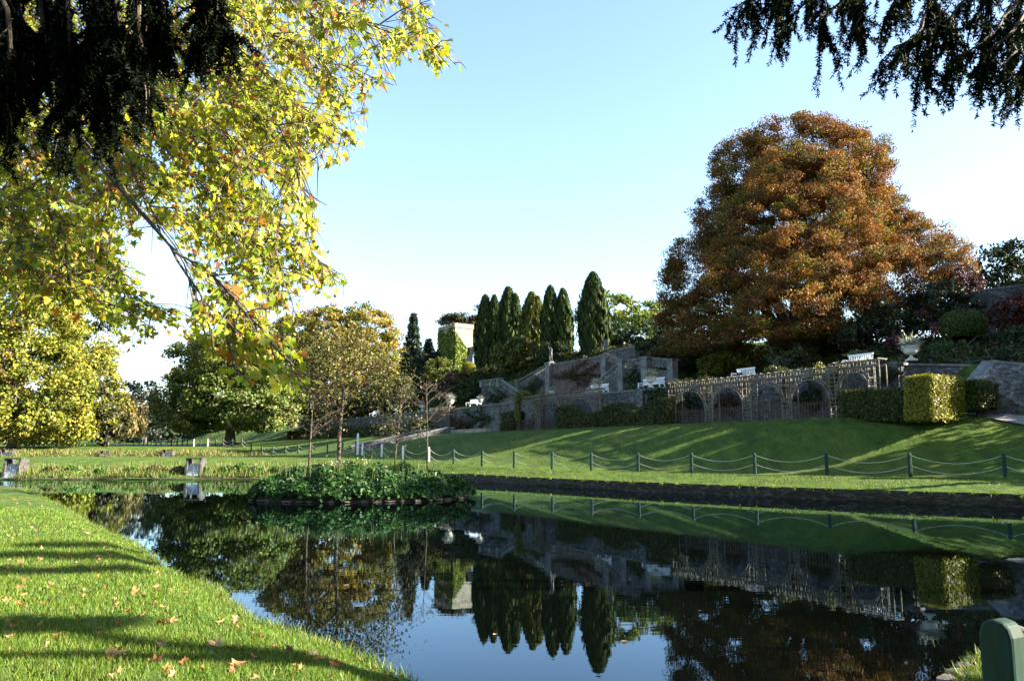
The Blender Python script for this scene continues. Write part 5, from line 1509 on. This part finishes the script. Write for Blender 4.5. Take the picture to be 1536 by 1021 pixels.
# ------------------------------------------------------------------ saplings on the island
def sapling(label, px, top_py, Y, r0, crown=None, leaves=0, pal=None, nbr=16, spread=.9):
    x = P(px, 690, Y).x; b = Vector((x, Y, .45))
    t = thing('sapling', label, 'tree', b, 0, 'young trees on the island')
    H = P(px, top_py, Y).z - b.z
    lean = Vector((random.uniform(-.15, .15), 0, 0))
    mb = MB(); mb.tube([b - Vector((0, 0, .3)), b + Vector((0, 0, H * .3)), b + lean + Vector((0, 0, H * .65)), b + lean * 1.5 + Vector((0, 0, H))], [r0, r0 * .85, r0 * .55, r0 * .12], 8)
    mb.build('trunk', M['twig'], t, True, True)
    tw = MB(); tips = []
    for i in range(nbr):
        h = random.uniform(.38, .95); a = random.uniform(0, 6.28)
        o = b + lean * h * 1.5 + Vector((0, 0, H * h))
        L = spread * (1.15 - h) * H * .45 + .25
        d = Vector((math.cos(a), math.sin(a), random.uniform(.5, 1.1))).normalized()
        m = o + d * L * .5; e = o + d * L + Vector((0, 0, -.05 * L))
        tw.tube([o, m, e], [r0 * .28, r0 * .18, .004], 5, False); tips += [(m, L * .4), (e, L * .45)]
        for k in range(5):
            f = random.uniform(.3, 1); q = o.lerp(e, f); a2 = a + random.uniform(-1.1, 1.1)
            d2 = Vector((math.cos(a2), math.sin(a2), random.uniform(.0, .9))).normalized()
            e2 = q + d2 * L * random.uniform(.25, .5)
            tw.tube([q, q.lerp(e2, .5) + Vector((0, 0, .03)), e2], [.008, .006, .003], 4, False); tips.append((e2, L * .3))
    tw.build('branches', M['twig'], t, True)
    if leaves:
        c = np.array([p for p, r_ in tips]); r_ = np.array([r_ for p, r_ in tips])
        idx = rng.integers(0, len(c), leaves)
        p = c[idx] + rng.normal(size=(leaves, 3)) * (r_[idx] * .45 + .10)[:, None]
        p = p[p[:, 2] > b.z + H * .30]
        leaf_mesh('crown', p, unit(len(p)) + np.array([0, 0, -.4]), unit(len(p)) + np.array([0, 0, .5]), .12 * rng.uniform(.6, 1.3, len(p)), .06, pick(pal, len(p)), M['leaf'], t)
sapling('leafy dark olive young tree, tallest of those on the island', 508, 505, 28.3, .085, leaves=5200, pal=[((.08, .095, .02), 3), ((.13, .11, .025), 2), ((.18, .12, .03), 1)], nbr=34, spread=1.25)
sapling('thin young tree with few leaves at the left of the island', 464, 560, 27.4, .045, leaves=420, pal=[((.06, .06, .03), 1), ((.09, .06, .03), 1)], nbr=16, spread=.8)
sapling('slender olive leaved sapling standing right of the tallest island tree', 593, 575, 28.4, .038, leaves=900, pal=[((.05, .06, .025), 1), ((.08, .07, .03), 1)], nbr=18, spread=.7)
sapling('bare branched sapling at the right of the island', 641, 570, 28.6, .038, leaves=60, pal=[((.12, .08, .04), 1)], nbr=16, spread=1.1)

# ------------------------------------------------------------------ the plane tree whose boughs hang over the pond at left
def bough_points(px_pts):
    c = [P(px, py, Y) for px, py, Y in px_pts]
    out = []
    for i in range(len(c) - 1):
        p0, p1, p2, p3 = c[max(i - 1, 0)], c[i], c[i + 1], c[min(i + 2, len(c) - 1)]
        for k in (0, 1 / 3, 2 / 3):
            q = .5 * (2 * p1 + (p2 - p0) * k + (2 * p0 - 5 * p1 + 4 * p2 - p3) * k * k + (3 * p1 - p0 - 3 * p2 + p3) * k ** 3)
            j = .03 * (p2 - p1).length if k else 0
            out.append(q + Vector((random.gauss(0, j), random.gauss(0, j), random.gauss(0, j))))
    return out + [c[-1]]
def near_plane():
    foot = Vector((-9.5, 7.5, .2))
    t = thing('plane_tree', 'near plane tree with large yellow green leaves overhanging the upper left', 'tree', foot)
    trunk = MB()
    fork = Vector((-9.2, 7.6, 4.6))
    trunk.tube([foot - Vector((0, 0, .4)), foot + Vector((0, 0, .3)), foot.lerp(fork, .5), fork, fork + Vector((.3, .3, 3.5)), fork + Vector((.2, .5, 8))], [.75, .6, .5, .42, .3, .1], 12)
    trunk.build('trunk', M['bark'], t, True, True)
    B = [  # boughs: points in the photo with their distance
        [(150, 150, 7.2), (195, 240, 6.4), (226, 312, 5.9), (256, 370, 5.6), (276, 395, 5.4), (292, 470, 5.2), (302, 545, 5.0)],
        [(256, 370, 5.6), (320, 415, 5.4), (380, 480, 5.0), (430, 540, 4.7), (486, 582, 4.5)],
        [(200, 120, 7.4), (250, 170, 6.8), (310, 225, 6.3), (370, 300, 5.9), (430, 360, 5.6), (512, 412, 5.3)],
        [(220, 20, 7.4), (300, 70, 6.8), (390, 120, 6.2), (450, 160, 5.8), (530, 212, 5.4)],
        [(250, -80, 7.6), (370, -40, 6.8), (470, 0, 6.2), (560, 40, 5.8), (640, 60, 5.5), (684, 98, 5.4)],
        [(300, -20, 7.0), (400, 50, 6.4), (490, 95, 6.0), (590, 128, 5.6)],
        [(280, 140, 6.8), (360, 215, 6.2), (420, 260, 5.8), (490, 308, 5.5)],
        [(100, 150, 7.6), (130, 260, 7.0), (150, 370, 6.4), (190, 440, 6.0), (240, 470, 5.7)],
        [(20, 120, 7.8), (50, 230, 7.2), (80, 330, 6.7), (125, 420, 6.2), (180, 470, 6.0), (215, 515, 5.8)],
        [(-60, 200, 7.6), (0, 300, 7.0), (40, 380, 6.6), (90, 430, 6.2)],
        [(120, 60, 7.6), (200, 130, 7.0), (300, 160, 6.5), (380, 170, 6.1), (450, 240, 5.7)],
        [(256, 370, 5.6), (300, 440, 5.3), (340, 510, 5.0), (400, 560, 4.7)],
        [(330, -90, 7.4), (470, -60, 6.6), (560, -10, 6.1), (640, 10, 5.8)],
        [(226, 312, 5.9), (300, 330, 5.7), (380, 370, 5.4), (440, 440, 5.1)],
        [(310, 225, 6.3), (340, 320, 5.9), (370, 410, 5.5), (440, 470, 5.2)],
    ]
    deep = []
    for i in range(44):                                  # the crown behind: boughs farther in
        px = random.uniform(-120, 430); py = random.uniform(-60, 330)
        if px > 300 and py > 190: py -= 150
        Y0 = random.uniform(7.0, 15.0)
        deep.append([(px - 60, py - 70, Y0 + .8), (px, py, Y0 + .3), (px + random.uniform(10, 60), py + random.uniform(20, 70), Y0), (px + random.uniform(40, 110), py + random.uniform(60, 130), Y0 - .2)])
    OUT = [(-260, -260), (760, -260), (662, 0), (674, 45), (700, 104), (650, 118), (622, 75), (604, 142), (560, 138), (550, 220), (520, 245), (470, 258), (445, 290), (498, 305), (484, 360), (524, 410), (515, 448), (462, 455),
           (445, 480), (470, 530), (494, 584), (440, 592), (400, 578), (350, 588), (330, 572), (302, 512), (255, 508), (190, 532), (165, 482), (120, 476), (60, 470), (0, 480), (-260, 520)]
    HOLE = [(208, 330), (250, 345), (292, 420), (290, 470), (240, 462), (214, 420)]
    def to_px(p):
        v = Vector(p) - Vector((0, 0, EYE)); dep = v.y * CP + v.z * SP
        return CX + F * v.x / dep, CY - F * (v.z * CP - v.y * SP) / dep
    def allowed(p):
        px, py = to_px(p)
        if not inside_poly(np.array([px]), np.array([py]), OUT)[0]: return False
        return random.random() < .12 or not inside_poly(np.array([px]), np.array([py]), HOLE)[0]
    br = MB(); spots = []
    for k, b in enumerate(B + deep):
        if k < len(B):
            f = random.choice([.97, 1.05, 1.2, 1.4]) if k not in (0, 1, 9, 11) else 1.0
            b = [(px, py, Y * f) for px, py, Y in b]
        pts = bough_points(b)
        near = k < len(B)
        while len(pts) > 2 and not near and not allowed(pts[-1]): pts.pop()
        n = len(pts)
        r0 = .008 if near else .008
        root = fork + Vector((.2, .3, random.uniform(2.6, 6.5)))
        full = [root, root.lerp(pts[0], .5) + Vector((0, 0, .5))] + pts
        br.tube(full, [.025, .009] + [r0 * (1 - i / n) + .0022 for i in range(n)], 6, False)
        for i in range(n - 1):
            L = (pts[i + 1] - pts[i]).length; d = (pts[i + 1] - pts[i]).normalized()
            for j in range(max(1, int(L / .07))): spots.append((pts[i].lerp(pts[i + 1], random.random()), d, near))
            for j in range(max(0, int(L / (.085 if near else .20) + random.random()))):          # side branches
                o = pts[i].lerp(pts[i + 1], random.random())
                dd = (d * .8 + Vector((random.gauss(.15, .5), random.gauss(0, .6), random.gauss(-.15, .4)))).normalized()
                Ls = random.uniform(.25, .7) * (1 if near else 1.4)
                e = o + dd * Ls + Vector((0, 0, -.12 * Ls))
                if not (allowed(e) and allowed(o)): continue
                br.tube([o, o + dd * Ls * .5, e], [.007, .005, .003], 5, False)
                for q in range(int(Ls / .075)): spots.append((o.lerp(e, random.uniform(.15, 1)), dd, near))
    br.build('boughs', M['twig'], t, True)
    tw = MB(); LP, LA, LN, LL = [], [], [], []
    balls = []
    for o, d, near in spots:
        if not allowed(o): continue
        Lt = random.uniform(.10, .36) * (1 if near else 1.3)
        dd = (d * .6 + Vector((random.gauss(.10, .5), random.gauss(0, .55), random.gauss(-.25, .4)))).normalized()
        m = o + dd * Lt * .5; e = o + (dd + Vector((0, 0, -.25))).normalized() * Lt
        if not allowed(e): continue
        tw.tube([o, m, e], [.0045, .0035, .002], 4, False)
        for q in range(random.randint(2, 4) if random.random() < .75 else 5):
            f = random.uniform(.15, 1.05)
            p = o.lerp(m, min(1, f * 2)) if f < .5 else m.lerp(e, (f - .5) * 2)
            side = Vector((random.gauss(0, 1), random.gauss(0, 1), random.gauss(-.3, .6))).normalized()
            ax = (side * .8 + dd * .5 + Vector((.15, 0, -.6))).normalized()
            c = p + side * random.uniform(.03, .08)
            if not allowed(c): continue
            LP.append(c); LA.append(ax)
            LN.append(Vector((random.gauss(.6, .45), random.gauss(-.3, .5), random.gauss(.5, .45)))); LL.append(random.uniform(.065, .125) if random.random() < .8 else random.uniform(.04, .07))
        if near and len(balls) < 60 and random.random() < .05:
            c = e - Vector((0, 0, random.uniform(.06, .12))); tw.tube([e, c], .0015, 3, False); balls.append(c)
    print('near leaves', len(LP))
    tw.build('twigs', M['twig'], t, True)
    sb = MB(); sb.lathe([(.004, -.016), (.013, -.01), (.017, 0), (.013, .01), (.004, .016)], (0, 0, 0), 8)
    me = bpy.data.meshes.new('seed_ball'); me.from_pydata(sb.v, [], sb.f); me.materials.append(M['picket'])
    for c in balls: link('seed_ball', me, None, t).location = c - t.location
    n = len(LP)
    pal = [((.30, .36, .026), 5), ((.42, .40, .035), 4), ((.20, .28, .024), 3), ((.52, .46, .07), 1.6), ((.54, .24, .05), 1.0), ((.34, .12, .04), .4)]
    leaf_mesh('leaves', np.array(LP), np.array(LA), np.array(LN), np.array(LL), np.array(LL) * rng.uniform(.85, 1.1, n), pick(pal, n, .16), M['broadleaf'], t, PLANE)
near_plane()

# ------------------------------------------------------------------ the two yews that frame the view from above
def yew_branch(name_tree, label, foot, top, px_branches, nspray, parent=None, dens=46):
    t = thing('yew_tree', label, 'tree', foot, 0, 'yews framing the view')
    mb = MB(); mb.tube([foot - Vector((0, 0, .3)), foot.lerp(top, .4), top, top + Vector((0, .2, 3))], [.5, .42, .34, .1], 12); mb.build('trunk', M['bark'], t, True, True)
    br = MB(); NP, NA, NN, NL = [], [], [], []
    for b in px_branches:
        pts = bough_points(b)
        n = len(pts)
        full = [top + Vector((0, 0, random.uniform(-.2, .8)))] + pts
        br.tube(full, [.03] + [.008 * (1 - i / n) + .0025 for i in range(n)], 6, False)
        for i in range(n - 1):
            a, c = pts[i], pts[i + 1]
            L = (c - a).length; d = (c - a).normalized()
            for j in range(max(2, int(L * nspray))):
                o = a.lerp(c, random.random())
                dd = (d * .55 + Vector((random.gauss(0, .4), random.gauss(0, .45), random.gauss(-.75, .35)))).normalized()
                Ls = random.uniform(.06, .21)
                e = o + (dd + Vector((0, 0, -.5))).normalized() * Ls; m = o + dd * Ls * .5
                br.tube([o, m, e], [.004, .003, .0015], 4, False)
                stems = [(o, m, e)]
                for _ in range(random.randint(2, 5)):
                    f = random.random(); q = o.lerp(m, f * 2) if f < .5 else m.lerp(e, f * 2 - 1)
                    d2 = (dd + Vector((random.gauss(0, .6), random.gauss(0, .6), random.gauss(-.5, .3)))).normalized()
                    L2 = random.uniform(.05, .14)
                    stems.append((q, q + d2 * L2 * .5, q + d2 * L2 - Vector((0, 0, .01))))
                for s0, s1, s2 in stems:
                    Ln = (s2 - s0).length
                    k = int(Ln * dens * 10)
                    f = np.random.random(k)
                    p = np.array(s0)[None] * (1 - f[:, None]) + np.array(s2)[None] * f[:, None] + (np.array(s1) * 2 - np.array(s0) - np.array(s2))[None] * (2 * f * (1 - f))[:, None] * .5
                    ax = np.array((s2 - s0).normalized())[None] * .55 + unit(k)
                    NP.append(p + normed(ax) * .008); NA.append(ax); NN.append(unit(k)); NL.append(np.random.uniform(.016, .032, k))
    br.build('boughs', M['twig'], t, True)
    p = np.concatenate(NP)
    leaf_mesh('needles', p, np.concatenate(NA), np.concatenate(NN), np.concatenate(NL), .0056, pick([((.012, .020, .007), 4), ((.02, .032, .010), 2), ((.035, .04, .012), .5)] if foot.x > 0 else [((.006, .010, .004), 1)], len(p)), M['yew'], t)  # left yew's needles coloured near black to stand in for shade
    return t
np.random.seed(5)
RB = [
    [(1290, -90, 3.9), (1230, -50, 3.7), (1180, -20, 3.6), (1135, 5, 3.5), (1110, 40, 3.5)],
    [(1320, -60, 3.9), (1270, -20, 3.7), (1220, 20, 3.6), (1180, 65, 3.5)],
    [(1330, -70, 3.8), (1300, -20, 3.7), (1265, 20, 3.6), (1230, 60, 3.5), (1240, 95, 3.5)],
    [(1300, -60, 3.6), (1275, 0, 3.5), (1290, 45, 3.45), (1285, 70, 3.4)],
    [(1250, -60, 3.6), (1210, -20, 3.5), (1175, 15, 3.5), (1160, 40, 3.5)],
    [(1400, -90, 3.6), (1370, -30, 3.5), (1345, 15, 3.4), (1330, 50, 3.4)],
    [(1420, -60, 3.7), (1400, 0, 3.5), (1385, 60, 3.4), (1365, 100, 3.3), (1340, 115, 3.3)],
    [(1400, 0, 3.5), (1410, 60, 3.4), (1395, 110, 3.3), (1385, 150, 3.3)],
    [(1470, -60, 3.6), (1450, 0, 3.5), (1430, 50, 3.4), (1430, 90, 3.3)],
    [(1560, -60, 3.5), (1530, 10, 3.4), (1500, 70, 3.3), (1470, 110, 3.2), (1430, 135, 3.2)],
    [(1570, 0, 3.4), (1535, 50, 3.3), (1510, 95, 3.2), (1475, 140, 3.2), (1465, 165, 3.2)],
    [(1600, 60, 3.3), (1560, 100, 3.2), (1530, 120, 3.2), (1500, 150, 3.1)],
    [(1500, -60, 3.5), (1490, 0, 3.4), (1470, 40, 3.4), (1480, 80, 3.3)],
    [(1620, 100, 3.3), (1575, 140, 3.2), (1530, 165, 3.2)],
]
RB = [[(px, py * .74 - 14, Y) for px, py, Y in b_] for b_ in RB]
yew_branch('yew_tree', 'dark yew whose needled sprays hang into the upper right corner', Vector((4.6, 1.0, .2)), Vector((4.4, 1.4, 4.2)), RB, 11)
LB = []
for px, dep in [(12, 185), (35, 150), (62, 95), (92, 235), (106, 150), (136, 120), (165, 205), (182, 110), (212, 125), (245, 50), (300, 35), (325, 30), (8, 60), (75, 60), (150, 60), (225, 45)]:
    Y0 = random.uniform(2.3, 3.0)
    LB.append([(px - random.uniform(20, 80), -140, Y0 + .3), (px - 10, -60, Y0 + .1), (px + random.uniform(-6, 6), dep * .3, Y0), (px + random.uniform(-6, 6), dep * .6, Y0), (px + random.uniform(-5, 5), dep * .88, Y0)])
yew_branch('yew_tree', 'yew sprays coloured near black for shade, hanging against the light in the upper left corner', Vector((-4.2, .2, .2)), Vector((-3.8, .6, 4.0)), LB, 6, dens=60)

# unseen crown added to the right-hand yew, over and behind the eye, as shade
yr = [o for o in bpy.data.objects if o.name.startswith('yew_tree')][0]
LC = [(np.array(c), np.array(r_)) for c, r_ in [((2.5, -1.2, 5.6), (3.2, 2.2, 1.1)), ((-1.5, -2.0, 6.2), (3.0, 2.4, 1.2)), ((3.5, .6, 6.8), (2.6, 1.8, 1.2)), ((0, -4.5, 5.4), (4.5, 2.4, 1.4)), ((4.5, -3.5, 4.2), (2.5, 2.2, 1.6)), ((0, -6.5, 2.6), (5, 2.0, 2.6)), ((6, -5.5, 2.4), (4, 2.0, 2.4)), ((-6, -6, 2.4), (4, 2.0, 2.4))]]
cen, out = crown_clumps(LC, .6, 2.0); p, nr, idx = clumps_to_leaves(cen, out, .6, 40)
leaf_mesh('crown', p, unit(len(p)), nr, .3, .12, pick([((.012, .02, .007), 1)], len(p)), M['yew'], yr)
# ------------------------------------------------------------------ unseen trees added on the right bank, crowns shaped to shade lawn and island
def shading_tree(label, x, y, parts, pal=None, leaf=.2, cl=.25, per=30):
    b = Vector((x, y, gz(x, y)))
    L = [(np.array([x + dx, y + dy, b.z + z]), np.array(r_)) for dx, dy, z, r_ in parts]
    broad_tree('shading_tree', label, 'tree', b, L, pal or [((.04, .06, .02), 1)], leaf, cl, per, 'unseen shading trees on the right bank', .3, cover=1.3)
shading_tree('unseen tree added on the near right bank, crown shaped to cast shade bars', 11.5, 4.2, [(0, .75, 7.35, (1.0, .26, .30)), (-.4, -.75, 7.4, (.9, .22, .25))])
shading_tree('unseen tall thin tree added on the right bank to cast shade bars', 17, 8.3, [(0, .2, 10.6, (1.0, .35, .35)), (0, 1.3, 10.9, (.9, .22, .3)), (0, -1.0, 10.4, (.9, .25, .3))])
shading_tree('unseen tall dark tree added on the far right bank to shade the island', 27, 24.6, [(0, 0, 10.0, (2.0, 2.2, 1.6)), (0, 1.5, 11.6, (1.8, 1.4, 1.5)), (0, -1.5, 11.2, (1.8, 1.4, 1.5)), (0, 0, 13.2, (1.2, 1.6, 1.2))], leaf=.4, cl=.8, per=36)
# ------------------------------------------------------------------ lawn close to the eye: blades, then the fallen leaves
def blades():
    xs, ys = [], []
    for y0, y1, dens in [(4.2, 6.5, 5200), (6.5, 9, 3000), (9, 13, 1500), (13, 20, 600)]:
        x0, x1 = -y1 * .68 - .3, 1.0
        n = int((x1 - x0) * (y1 - y0) * dens)
        xs.append(rng.uniform(x0, x1, n)); ys.append(rng.uniform(y0, y1, n))
    xs.append(rng.uniform(1.2, 6, 60000)); ys.append(rng.uniform(2.6, 8, 60000))
    x, y = np.concatenate(xs), np.concatenate(ys)
    ins = inside_poly(x, y, POND) | (np.abs(x) > y * .68 + .3) | ((x > -.2) & (x < 1.2) & (y < 4.3))
    x, y = x[~ins], y[~ins]
    n = len(x)
    g = ground_z(x, y)
    d = np.hypot(x, y)
    pts = np.stack([x, y, g - .004], 1)
    patch = .5 + .5 * np.sin(x * 1.9 + np.sin(y * 1.3)) * np.sin(y * 2.3 + 1)
    H = (.028 + .022 * patch) * rng.uniform(.6, 1.35, n) * (1 + d * .02)
    ax = unit(n) * .55 + np.array([0, 0, 1])
    pal = [((.095, .17, .016), 5), ((.135, .205, .022), 3), ((.20, .215, .04), 1.4), ((.06, .12, .014), 2.5)]
    o = leaf_mesh('lawn_grass', pts, ax, unit(n), H, .0035 + .0006 * d, pick(pal, n, .15), M['leaf'], None, BLADE)
    tag(o, 'short green grass blades of the near lawn', kind='stuff')
    # longer tufts leaning over the pond's edge
    m = 24000
    k = rng.integers(0, len(POND), m); e = POND[k]
    sel = (e[:, 1] < 46); e = e[sel]; m = len(e); hi = e[:, 2] > .3
    dd = np.hypot(e[:, 0], e[:, 1])
    p = np.stack([e[:, 0] + rng.normal(size=m) * .05, e[:, 1] + rng.normal(size=m) * .05, e[:, 2] - .02 + 0 * dd], 1)
    o = leaf_mesh('edge_grass', p, unit(m) * .8 + np.where(hi[:, None], np.array([[-.5, -.6, .25]]), np.array([[0, 0, 1.0]])), unit(m), rng.uniform(.04, .12, m) * np.where(hi, 1.8, 1), .004 + .0007 * dd, pick(pal + [((.22, .2, .08), 2)], m), M['leaf'], None, BLADE)
    tag(o, 'longer grass along the near edge of the pond', kind='stuff')
blades()
def fallen_leaves():
    variants = []
    base = PLANE
    for v in range(7):
        nx = 9; curl = random.uniform(.5, 1.6); fold = random.uniform(.2, .9); tw = random.uniform(-.6, .6)
        ring = []
        for i in range(len(base)):
            a, b = base[i][:2], base[(i + 1) % len(base)][:2]
            ring += [a, (a + b) / 2]
        def lift(x, y): return fold * abs(x) * .55 + curl * .5 * y * y + tw * x * y + .05 * math.sin(9 * x + 5 * y)
        vs_ = [(0, -.05, lift(0, -.05))] + [(x * .5, y * .5, lift(x * .5, y * .5)) for x, y in ring] + [(x, y, lift(x, y)) for x, y in ring]
        k = len(ring)
        fs = [(0, 1 + i, 1 + (i + 1) % k) for i in range(k)] + [(1 + i, 1 + k + i, 1 + k + (i + 1) % k, 1 + (i + 1) % k) for i in range(k)]
        n0 = len(vs_)
        vs_ += [(-.012, -.18, 0.03), (.012, -.18, .03), (.03, -.55, .10), (.015, -.55, .12)]; fs.append((n0, n0 + 1, n0 + 2, n0 + 3))
        me = bpy.data.meshes.new('fallen_leaf'); me.from_pydata(vs_, [], fs); me.materials.append(M['dry_leaf'])
        at = me.attributes.new('Col', 'FLOAT_COLOR', 'FACE')
        c = [(.34, .17, .075), (.40, .23, .12), (.27, .10, .04), (.36, .13, .05), (.42, .27, .16), (.20, .08, .04), (.38, .20, .10)][v]
        for q in at.data: q.color = (*[a * random.uniform(.85, 1.15) for a in c], 1)
        me.update(); variants.append(me)
    fixed = [(170, 985, 1.2), (236, 995, 1.15), (356, 1000, 1.35), (322, 970, 1.25), (258, 935, 1.1), (240, 936, .9), (214, 925, .8), (330, 935, .7), (360, 940, .7), (104, 838, 1.0), (92, 838, .9), (60, 840, .7), (170, 910, .9), (110, 884, .8),
             (75, 905, .8), (30, 874, 1.0), (115, 985, .6), (460, 992, .6), (15, 958, .7), (85, 962, .7), (190, 985, .5), (305, 992, .4), (280, 886, .7), (200, 886, .7), (75, 880, .8), (205, 888, .7)]
    spots = [(px, py, k) for px, py, k in fixed]
    while len(spots) < 230:
        py = 745 + 276 * random.random() ** 1.15
        edge = np.interp(py, [731, 745, 785, 828, 868, 905, 945, 992, 1021], [8, 60, 130, 215, 270, 340, 420, 545, 600])
        spots.append((random.uniform(-10, edge - 6), py, random.uniform(.35, .85)))
    for px, py, k in spots:
        q = on_z(px, py, .22)
        v = random.randrange(7)
        o = link('fallen_leaf', variants[v], None); s_ = .135 * k
        o.scale = (s_, s_, s_); o.location = (q.x, q.y, gz(q.x, q.y) + .014)
        o.rotation_euler = (random.gauss(0, .5), random.gauss(0, .5), random.uniform(0, 6.3))
        tag(o, 'dry brown plane leaf fallen on the sunny near lawn', 'leaf', 'fallen leaves on the near lawn')
fallen_leaves()

def floating_leaves():
    me = [m for m in bpy.data.meshes if m.name.startswith('fallen_leaf')]
    for px, py in [(936, 962), (520, 878), (742, 952)]:
        q = on_z(px, py, .0); o = link('floating_leaf', random.choice(me), None)
        o.scale = (.06, .06, .03); o.location = (q.x, q.y, .008); o.rotation_euler = (0, 0, random.uniform(0, 6.3))
        tag(o, 'small brown leaf floating on the dark pond', 'leaf', 'leaves floating on the pond')
floating_leaves()
